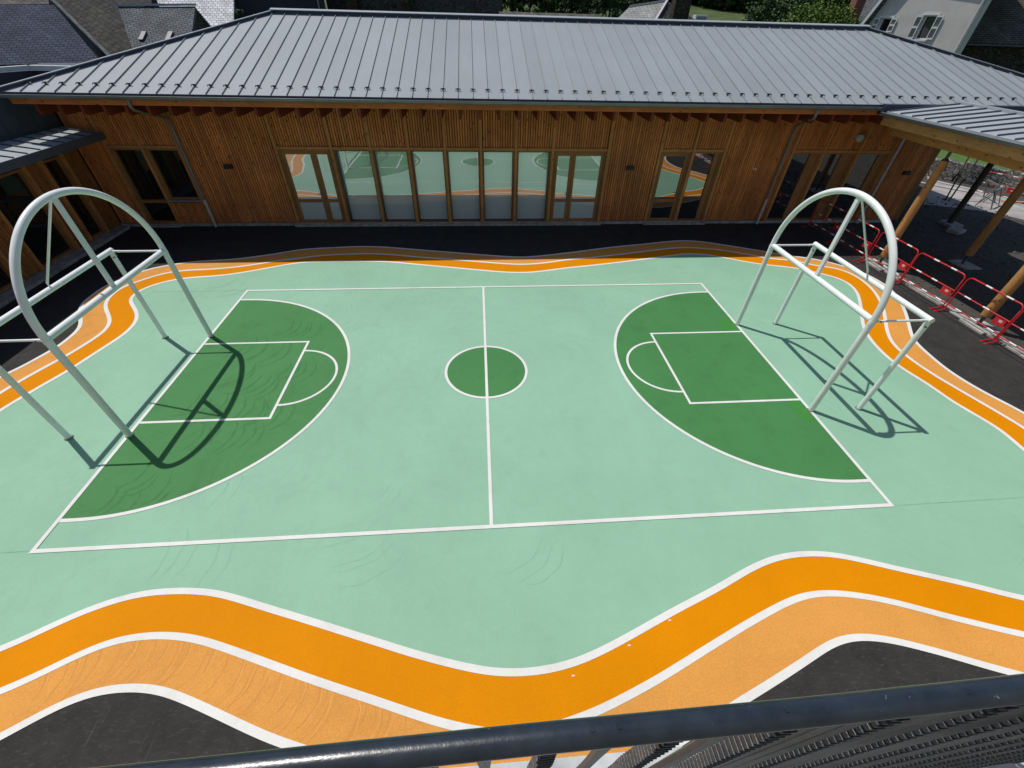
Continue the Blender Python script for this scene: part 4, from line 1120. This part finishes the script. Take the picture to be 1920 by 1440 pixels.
c = Vector((a.x, a.y, 0)).lerp(Vector((b.x, b.y, 0)), .83)+nf*.01
MB().prism([c-dd*.25+Vector((0, 0, 6.4)), c+dd*.25+Vector((0, 0, 6.4)), c+dd*.25+Vector((0, 0, 7.4)), c-dd*.25+Vector((0, 0, 7.4))], nf*.03).build('window', M['black'], ch)
# low barn roof
n5 = (0.0, -.45, .89); o = at_h(1030, 25, 42)
gable_house('barn', 'low barn with a long weathered grey slate roof in front of the tree row', pl(936, 21.5, n5, o), pl(1128, 27, n5, o), pl(1130, 60, n5, o), pl(930, 60, n5, o), M['slate_tan'], M['stone_grey'], cat='barn')
# hipped house with dark chimney stack
n6 = (-.28, -.42, .86); o = at_h(1200, 20, 48)
P_ = lambda u, v: pl(u, v, n6, o)
hF = empty('hipped_house', (P_(1200, 40).x, P_(1200, 40).y, 0), 'house with a steep pale slate hipped roof beyond the school ridge', 'house')
f0, f1, f2, f3 = P_(1140, 52), P_(1180, 13), P_(1251, 2), P_(1220, 55)
slab('roof', [f0, f3, f2, f1], .2, M['slate_light'], hF)
e1 = at_h(1330, 55, 50); slab('roof', [f3+Vector((.02, 0, -.02)), e1, f2+Vector((.02, .02, 0))], .18, M['stone_dark'], hF)
for p, q in ((f1, f2), (f3, f2)): MB().bar(p+Vector((0, 0, .05)), q+Vector((0, 0, .05)), .16, .12).build('ridge_tiles', M['pipe_light'], hF)
bw = MB(); bk = Vector((1.5, 5.5, 0)); base = [f0, f3, e1, e1+bk, f0+bk]
bw.prism([Vector((p.x, p.y, 1.0)) for p in base], (0, 0, 2.4)); bw.build('wall', M['stone_grey'], hF)
slab('roof', [e1, e1+bk, f2+Vector((0, .1, -.02))], .15, M['slate_old'], hF); slab('roof', [e1+bk, f0+bk, f1+Vector((0, .05, -.02)), f2+Vector((0, .15, -.03))], .15, M['slate_old'], hF) if False else None
c = at_h(1270, 40, 45.5); MB().box(c.x-.62, c.x+.62, c.y-.5, c.y+.5, 2.0, 9.0).build('chimney_stack', M['stone_brown'], hF, .03)
c = at_h(1312, 35, 60); vb = empty('vent_housing', (c.x, c.y, c.z-.3), 'small white metal housing with grille at the edge of the meadow', 'vent')
frame_ = MB().box(c.x-.62, c.x+.62, c.y-.4, c.y+.4, c.z-2.3, c.z+.28); frame_.build('casing', M['white_trim'], vb, .03)
MB().box(c.x-.48, c.x+.48, c.y-.43, c.y-.401, c.z-.35, c.z+.16).build('grille', M['shutter'], vb)

# white gabled house with shutters
nW = Vector((-.95, -.31, 0)).normalized(); dW = Vector((.31, -.95, 0)).normalized(); oW = at_h(1640, 60, 42)
W_ = lambda u, v: pl(u, v, nW, oW)
wh = empty('white_house', (oW.x, oW.y, 0), 'pale rendered house with grey louvred shutters at the upper right', 'house')
eL = W_(1624, 52); s1 = W_(1664, 0); ap = eL + (s1-eL)*2.1; cR = W_(1818, 60); rt = Vector((cR.x, cR.y, ap.z-.6))
def wpt(a_, z_): return Vector((oW.x, oW.y, 0)) + dW*a_ + Vector((0, 0, z_))
def wa(p): return (Vector((p.x, p.y, 0)) - Vector((oW.x, oW.y, 0))).dot(dW)
WIN = []
for quad in ([(1655.6, 33.8), (1674, 33.4), (1660, 63), (1641, 57)], [(1735, 29), (1758, 29), (1737, 73), (1712, 74)]):
    q4 = [W_(*p) for p in quad]; aa = [wa(p) for p in q4]; zz = [p.z for p in q4]
    WIN.append(((aa[0]+aa[3])/2, (aa[1]+aa[2])/2, (zz[2]+zz[3])/2, (zz[0]+zz[1])/2))
wm = MB()
def wpoly(poly2, th=.35, mb=wm): mb.prism([wpt(a_, z_) for a_, z_ in poly2], -nW*th)
aL = wa(eL); aR = wa(cR); aA = wa(ap); zA = ap.z; zL = eL.z
def ztop(a_):
    if a_ < aA: return zL + (zA-zL)*(a_-aL)/(aA-aL)
    return zA + (rt.z-zA)*(a_-aA)/(aR-aA)
cuts = sorted([aL, aR] + [aA] + [w0 for w in WIN for w0 in w[:2]])
for a0, a1 in zip(cuts[:-1], cuts[1:]):
    mid = (a0+a1)/2; ww = [w for w in WIN if w[0] < mid < w[1]]
    if ww:
        wpoly([(a0, 0), (a1, 0), (a1, ww[0][2]), (a0, ww[0][2])]); wpoly([(a0, ww[0][3]), (a1, ww[0][3]), (a1, ztop(a1)), (a0, ztop(a0))])
    else: wpoly([(a0, 0), (a1, 0), (a1, ztop(a1)), (a0, ztop(a0))])
wm.build('wall', M['render'], wh)
for i, (a0, a1, z0, z1) in enumerate(WIN):
    f = MB(); fw_ = .05
    for (b0, b1, y0, y1) in ((a0, a0+fw_, z0, z1), (a1-fw_, a1, z0, z1), (a0+fw_, a1-fw_, z1-fw_, z1), (a0+fw_, a1-fw_, z0, z0+fw_)):
        f.prism([wpt(b0, y0)-nW*.12, wpt(b1, y0)-nW*.12, wpt(b1, y1)-nW*.12, wpt(b0, y1)-nW*.12], -nW*.06)
    f = f.build('window', M['white_trim'], wh)
    MB().prism([wpt(a0+fw_, z0+fw_)-nW*.20, wpt(a1-fw_, z0+fw_)-nW*.20, wpt(a1-fw_, z1-fw_)-nW*.20, wpt(a0+fw_, z1-fw_)-nW*.20], -nW*.03).build('pane', M['glass_dim'], f)
    MB().prism([wpt(a0-.1, z0-.09), wpt(a1+.1, z0-.09), wpt(a1+.1, z0-.01), wpt(a0-.1, z0-.01)], nW*.12).build('sill', M['white_trim'], f)
    MB().prism([wpt(a0-.12, z1+.01), wpt(a1+.12, z1+.01), wpt(a1+.12, z1+.10), wpt(a0-.12, z1+.10)], nW*.05).build('lintel', M['white_trim'], f)
    sw = (a1-a0)*.52
    for b0, b1, op in ((a0-sw-.03, a0-.03, .45), (a1+.03, a1+.03+sw, .12)):
        s_ = MB(); t_ = .045
        for (c0_, c1_, y0, y1) in ((b0, b0+t_, z0, z1), (b1-t_, b1, z0, z1), (b0+t_, b1-t_, z0, z0+t_*1.6), (b0+t_, b1-t_, z1-t_*1.6, z1), (b0+t_, b1-t_, (z0+z1)/2-.04, (z0+z1)/2+.04)):
            s_.prism([wpt(c0_, y0)+nW*.05, wpt(c1_, y0)+nW*.05, wpt(c1_, y1)+nW*.05, wpt(c0_, y1)+nW*.05], nW*.04)
        s_ = s_.build('shutter', M['white_trim'], wh)
        l_ = MB(); zz = z0+.1
        while zz < z1-.1:
            if abs(zz-(z0+z1)/2) > .07: l_.prism([wpt(b0+t_, zz)+nW*.055, wpt(b1-t_, zz)+nW*.055, wpt(b1-t_, zz+.035)+nW*.075, wpt(b0+t_, zz+.035)+nW*.075], nW*.01)
            zz += .05
        l_.prism([wpt(b0+t_, z0+.05)+nW*.045, wpt(b1-t_, z0+.05)+nW*.045, wpt(b1-t_, z1-.05)+nW*.045, wpt(b0+t_, z1-.05)+nW*.045], nW*.006)
        l_.build('louvres', M['shutter'], s_)
# roof slopes with an overhanging verge, running back from the gable
for p, q in (((aL-.35, zL-.45), (aA, zA+.02)), ((aA, zA+.02), (aR+.05, rt.z+.02))):
    a_ = wpt(*p)+nW*.35; b_ = wpt(*q)+nW*.35
    slab('roof', [a_+Vector((0, 0, .16)), b_+Vector((0, 0, .16)), b_-nW*8+Vector((0, 0, .16)), a_-nW*8+Vector((0, 0, .16))], .14, M['slate_grey'], wh, hint=nW)
va = wpt(aL-.35, zL-.45)+nW*.37; vb_ = wpt(aA, zA+.02)+nW*.37
MB().bar(va+Vector((0, 0, .10)), vb_+Vector((0, 0, .10)), .06, .16, up=(0, 0, 1)).build('verge_board', M['white_trim'], wh)
wb2 = MB(); wb2.prism([wpt(aL, 0)-nW*.36, wpt(aL+.3, 0)-nW*.36, wpt(aL+.3, zL)-nW*.36, wpt(aL, zL)-nW*.36], -nW*7.5); wb2.build('side_wall', M['render'], wh)
MB().tube([wpt(aR-.12, 0)+nW*.09, wpt(aR-.12, 3.8)+nW*.09, wpt(aR-.12, rt.z)+nW*.09], .06, 10).build('downpipe', M['pipe_light'], wh)
# dark slate-roofed stone house beside it
nS = Vector((-.30, -.954, 0)).normalized(); dS = Vector((.954, -.30, 0)).normalized()
cS = at_h(1818, 76, 45)
S_ = lambda u, v: pl(u, v, nS, cS)
sh = empty('stone_house', (cS.x+2, cS.y, 0), 'dark rubble stone house with mossy slate roof at the far right', 'house')
zE_ = cS.z
base = Vector((cS.x, cS.y, 0))
MB().prism([base, base+dS*14, base+dS*14+Vector((0, 0, zE_)), base+Vector((0, 0, zE_))], -nS*8).build('wall', M['stone_brown'], sh)
r0 = base+Vector((0, 0, zE_))+nS*.35-dS*.2+Vector((0, 0, -.05)); r1 = r0+dS*14.6; up_ = -nS*4.6+Vector((0, 0, 4.4))
slab('roof', [r0, r1, r1+up_, r0+up_], .16, M['slate_tan'], sh)
slab('roof', [r1-nS*9.2, r0-nS*9.2, r0+up_, r1+up_], .16, M['slate_old'], sh)
MB().tube([r0+Vector((0, 0, -.14))+nS*.02, r1+Vector((0, 0, -.14))+nS*.02], .055, 8).build('gutter', M['zinc_dark'], sh)
# grey roof with brick chimney left of the white house
n7 = (-.35, -.35, .87); o = at_h(1640, 20, 52)
g0 = [pl(u, v, n7, o) for u, v in [(1590, 30), (1640, 62), (1720, -30), (1668, -42)]]
hG = empty('slate_house', (g0[0].x, g0[0].y, 0), 'grey slate roof with a red brick chimney glimpsed behind the bright green tree', 'house', G1)
slab('roof', g0, .2, M['slate_grey'], hG)
gb = MB(); gb.prism([Vector((p.x, p.y, .5)) for p in g0], (0, 0, 3.6)); gb.build('wall', M['render'], hG)
c = at_h(1600, 25, 50); MB().box(c.x-.36, c.x+.36, c.y-.36, c.y+.36, 3.0, 8.6).build('chimney', M['brick_red'], hG, .02)

# ------------------------------------------------------------------ trees
def leaf_mesh(name, blobs, n, size, seed):
    rnd = random.Random(seed); vs = []; fs = []
    tot = sum(b[3]*b[4]*b[5] for b in blobs)
    # irregular clumps inside each blob
    for (bx, by, bz, rx, ry, rz_) in blobs:
        cnt = int(n * rx*ry*rz_/tot); nc = max(6, cnt//45)
        for c in range(nc):
            d = Vector((rnd.gauss(0, 1), rnd.gauss(0, 1), rnd.gauss(0, 1))).normalized()
            q = rnd.uniform(.45, 1.0)
            cc = Vector((bx+d.x*rx*q, by+d.y*ry*q, bz+d.z*rz_*q)); cr = rnd.uniform(.16, .34)*min(rx, rz_)
            for k in range(cnt//nc):
                e = Vector((rnd.gauss(0, 1), rnd.gauss(0, 1), rnd.gauss(0, .8))); e = e.normalized()*cr*rnd.uniform(.3, 1.1)
                p = cc+e; s = size*rnd.uniform(.6, 1.3)
                a = Vector((rnd.gauss(0, 1), rnd.gauss(0, 1), rnd.gauss(0, 1))).normalized(); nn = (e.normalized()*.7+Vector((0, 0, .5))+a*.6).normalized()
                t = nn.cross(a).normalized(); b = nn.cross(t)
                i = len(vs); vs += [p-t*s, p-b*s*.55, p+t*s, p+b*s*.55]; fs.append((i, i+1, i+2, i+3))
    me = bpy.data.meshes.new(name); me.from_pydata([tuple(v) for v in vs], [], fs); me.update(); return me
def tree(name, loc, label, blobs, n, size, mat, seed, group=None, cat='tree', trunk_h=3.0, tr_r=.22):
    t = empty(name, loc, label, cat, group)
    me = leaf_mesh('crown', blobs, n, size, seed); link_mesh('crown', me, mat, t, world=False)
    rnd = random.Random(seed); tb = MB()
    top = max(b[2] for b in blobs)
    tb.tube([(0, 0, -.5), (.05, .03, trunk_h*.5), (.0, .08, trunk_h), (.1, .1, top)], [tr_r*1.3, tr_r, tr_r*.8, tr_r*.3], 8)
    for b in blobs:
        tb.tube([(0, .05, trunk_h*.8), (b[0]*.5, b[1]*.5, (trunk_h+b[2])/2), (b[0], b[1], b[2])], [tr_r*.5, tr_r*.35, tr_r*.1], 6)
    tb.build('trunk', M['bark'], t, world=False); return t
rt_ = random.Random(3)
TL = ['leftmost dark tree of the row, next to the church', 'second dark tree of the row behind the barn roof, narrow', 'third dark tree behind the middle of the barn roof', 'broad dark tree right of the bright gap in the row', 'dark tree of the row above the right end of the barn roof', 'dark tree of the row between barn and hipped house', 'rightmost dark tree of the row, behind the hipped house']
for i, (u, r_w) in enumerate(((958, 1.7), (992, 1.7), (1018, 1.4), (1058, 2.1), (1100, 2.1), (1142, 2.2), (1195, 2.6))):
    p = at_h(u, 30, 62+rt_.uniform(-2, 2)); g = hill_h(p.x, p.y)
    tree('tree', (p.x, p.y, g), TL[i], [(0, 0, 6.2-g*.5, r_w, 1.8, 3.4), (rt_.uniform(-.6, .6), .2, 8.2, r_w*.7, 1.5, 2.2), (rt_.uniform(-.8, .8), -.5, 3.6, r_w*1.05, 1.8, 2.2)], 4200, .17, M['leaf_dark' if i % 2 else 'leaf_mid'], 20+i, 'trees in the row behind the barn')
p = at_h(1535, 30, 45)
tree('tree', (p.x, p.y, 0), 'bright green spreading tree behind the right part of the roof ridge', [(0, 0, 5.0, 2.6, 2.2, 2.3), (-2.4, .2, 3.9, 2.0, 2, 1.9), (2.6, .3, 4.2, 2.0, 1.8, 1.9), (-.9, -.6, 5.6, 1.7, 1.5, 1.6), (1.4, 0, 5.7, 1.6, 1.5, 1.4), (3.8, .3, 3.6, 1.2, 1.2, 1.4)], 26000, .085, M['leaf_bright'], 55)
p = at_h(1450, 30, 70); g = hill_h(p.x, p.y)
tree('tree', (p.x, p.y, g), 'mid green tree at the right edge of the meadow', [(0, 0, 4.6, 3.2, 2.4, 3.2), (1.8, 0, 6.4, 2.6, 2.2, 2.4), (-2.2, 0, 3.4, 1.8, 1.6, 2.0)], 9000, .16, M['leaf_mid'], 61)
p = at_h(1352, 38, 92); g = hill_h(p.x, p.y)
tree('shrub', (p.x, p.y, g), 'small round shrub standing alone in the meadow', [(0, 0, 1.1, .9, .9, 1.0)], 900, .12, M['leaf_mid'], 62, cat='shrub', trunk_h=.4, tr_r=.05)
p = at_h(447, 22, 44.5)
tree('ivy_bush', (p.x, p.y, 0), 'ivy bush climbing between the shining roof and the dark shed', [(0, 0, 5.2, .5, .5, 1.2), (.1, 0, 3.6, .7, .6, 1.4)], 2500, .10, M['leaf_mid'], 63, cat='shrub', trunk_h=2.5, tr_r=.08)
# wooded hillside
vs = []; fs = []; rf_ = random.Random(11)
for k in range(620):
    az = R(rf_.uniform(1, 47)); dmin = 127 + 7*math.sin(az*22)
    d = dmin + (rf_.random()**1.3)*75
    if R(33) > az > R(27) and False: continue
    x = d*math.sin(az); y = -7 + d*math.cos(az); g = hill_h(x, y); hgt = rf_.uniform(6, 11); rw = rf_.uniform(2.2, 4.2)
    nq = 300 if d < 155 else 110
    for c in range(nq):
        dv = Vector((rf_.gauss(0, 1), rf_.gauss(0, 1), rf_.gauss(0, 1))).normalized()
        bump = 1+.28*math.sin(dv.x*7+k)*math.sin(dv.z*6+k*2)
        p = Vector((x+dv.x*rw*bump, y+dv.y*rw*bump, g+hgt*.52+dv.z*hgt*.50*bump)); s = rf_.uniform(.3, .65)
        a = Vector((rf_.gauss(0, 1), rf_.gauss(0, 1), rf_.gauss(0, 1))).normalized(); nn = (dv+a*.6).normalized(); t = nn.cross(a).normalized(); b = nn.cross(t)
        i = len(vs); vs += [tuple(p-t*s), tuple(p-b*s*.7), tuple(p+t*s), tuple(p+b*s*.7)]; fs.append((i, i+1, i+2, i+3))
me = bpy.data.meshes.new('forest'); me.from_pydata(vs, [], fs); me.update()
fo = link_mesh('forest', me, M['leaf_dark']); tag(fo, 'dark wooded hillside above the meadow', 'forest', kind='stuff')

# loose stones and rubble on the dusty ground under the canopy
vs = []; fs = []; rg = random.Random(9)
for k in range(2000):
    x = rg.uniform(13.0, 22); y = rg.uniform(-3, 11.5); s = rg.uniform(.012, .05)*(1+.8*(rg.random() < .06))
    b_ = len(vs); ring = [(x+s*rg.uniform(.7, 1.2)*math.cos(i*1.257+k), y+s*rg.uniform(.7, 1.2)*math.sin(i*1.257+k)) for i in range(5)]
    vs += [(a_, c_, -.004) for a_, c_ in ring] + [(x+(a_-x)*.7, y+(c_-y)*.7, s*rg.uniform(.5, .9)) for a_, c_ in ring]
    fs += [(b_+i, b_+(i+1) % 5, b_+5+(i+1) % 5, b_+5+i) for i in range(5)] + [tuple(b_+5+i for i in range(5))]
me = bpy.data.meshes.new('loose_stones'); me.from_pydata(vs, [], fs); me.update()
tag(link_mesh('loose_stones', me, M['stones']), 'loose stones scattered on the dusty ground under the canopy', 'gravel', kind='stuff')

# ------------------------------------------------------------------ things beyond the canopy
wp = [(p_.x, p_.y) for p_ in [on_z(u, v, 0) for u, v in ((1640, 305), (1690, 320), (1745, 332), (1783, 340), (1868, 354), (1920, 368), (1990, 390))]] + [(25.5, 4)]
sw = MB()
for (a, b) in zip(wp[:-1], wp[1:]):
    a = Vector((a[0], a[1], 0)); b = Vector((b[0], b[1], 0)); sw.bar(a+Vector((.25, .1, .45)), b+Vector((.25, .1, .32)), .5, .88)
swo = sw.build('rubble_wall', M['stone_grey'], None, .03); tag(swo, 'low dry rubble wall beyond the covered yard, holding back the lawn', 'wall')
tp = MB().prism([(wp[0][0]+.3, wp[0][1]+10, -.1)] + [(x+.2, y, -.1) for x, y in wp] + [(60, 2, -.1), (60, 45, -.1)], (0, 0, .82)); tpo = tp.build('terrace_lawn', M['lawn'], None); tag(tpo, kind='structure')
bb = copy_tree(BAR0); bb.name = 'crowd_barrier'; p = on_z(1852, 372); bb.location = (p.x, p.y, 0); bb.rotation_euler.z = R(28); tag(bb, 'red and white barrier standing apart in front of the rubble wall', 'barrier')
def sawhorse(loc, rz_, label):
    t = empty('sawhorse', loc, label, 'sawhorse', 'sawhorses on the pale path', rz_)
    MB().box(-.5, .5, -.03, .03, .66, .72).build('top_beam', M['zinc_gutter'], t, world=False)
    for sx_ in (-1, 1):
        for sy in (-1, 1): MB().bar((sx_*.4, 0, .66), (sx_*.46, sy*.28, 0), .035, .035).build('leg', M['zinc_gutter'], t, world=False)
    return t
p = on_z(1850, 386); sawhorse((p.x, p.y, .004), .5, 'light metal sawhorse in front of the lone barrier, left one')
p = on_z(1840, 380); sawhorse((p.x+.5, p.y+.5, .004), 1.2, 'light metal sawhorse close behind its pair, right one')
def stake(p0, top, label, r=.03):
    o = MB().tube([p0, top], r, 8).build('wooden_stake', M['bark'], None); tag(o, label, 'stake')
p = on_z(1772, 376); stake((p.x, p.y, 0), (p.x+.55, p.y+.75, 1.9), 'dark wooden stake leaning near the pale path, left one')
p = on_z(1778, 378); stake((p.x, p.y, 0), (p.x+.75, p.y+.6, 2.0), 'dark wooden stake leaning near the pale path, right one')
for (u, v, l, r_, lab) in ((1770, 352, 2.6, .9, 'pale plank lying at the foot of the rubble wall, long one'), (1790, 349, 2.2, 1.1, 'pale plank lying at the foot of the rubble wall, short one'), (1905, 380, 1.2, .1, 'yellowish plank lying on the path at the right')):
    p = on_z(u, v); c = MB().box(-l/2, l/2, -.09, .09, .006, .05); ob = c.build('plank', M['post_wood'] if 'yellow' in lab else M['pipe_light'], None, .004); ob.location = (p.x, p.y, 0.0); ob.rotation_euler.z = -r_; tag(ob, lab, 'plank')
p = on_z(1790, 436)
c = MB().box(-.28, .28, -.2, .2, 0, .14).build('concrete_block', M['concrete'], None, .02); c.location = (p.x, p.y, 0); c.rotation_euler.z = .4; tag(c, 'grey concrete footing block on the shaded ground under the roof edge', 'block')
# wall light strip posts, small litter on the orange band
for i, (u, v, lab) in enumerate(((1075, 1268, 'tiny white paint chip on the orange band, nearest the handrail'), (1180, 1211, 'tiny white paint chip in the middle of the orange band curve'), (1256, 1164, 'tiny white paint chip on the orange band, farthest from the handrail'))):
    p = on_z(u, v); c = MB().prism([(-.022, -.006, 0), (.022, .0, 0), (.012, .012, 0), (-.012, .012, 0)], (0, 0, .003)).build('paint_chip', M['line'], None); c.location = (p.x, p.y, .0045); tag(c, lab, 'paint chip', 'white paint chips on the orange band')
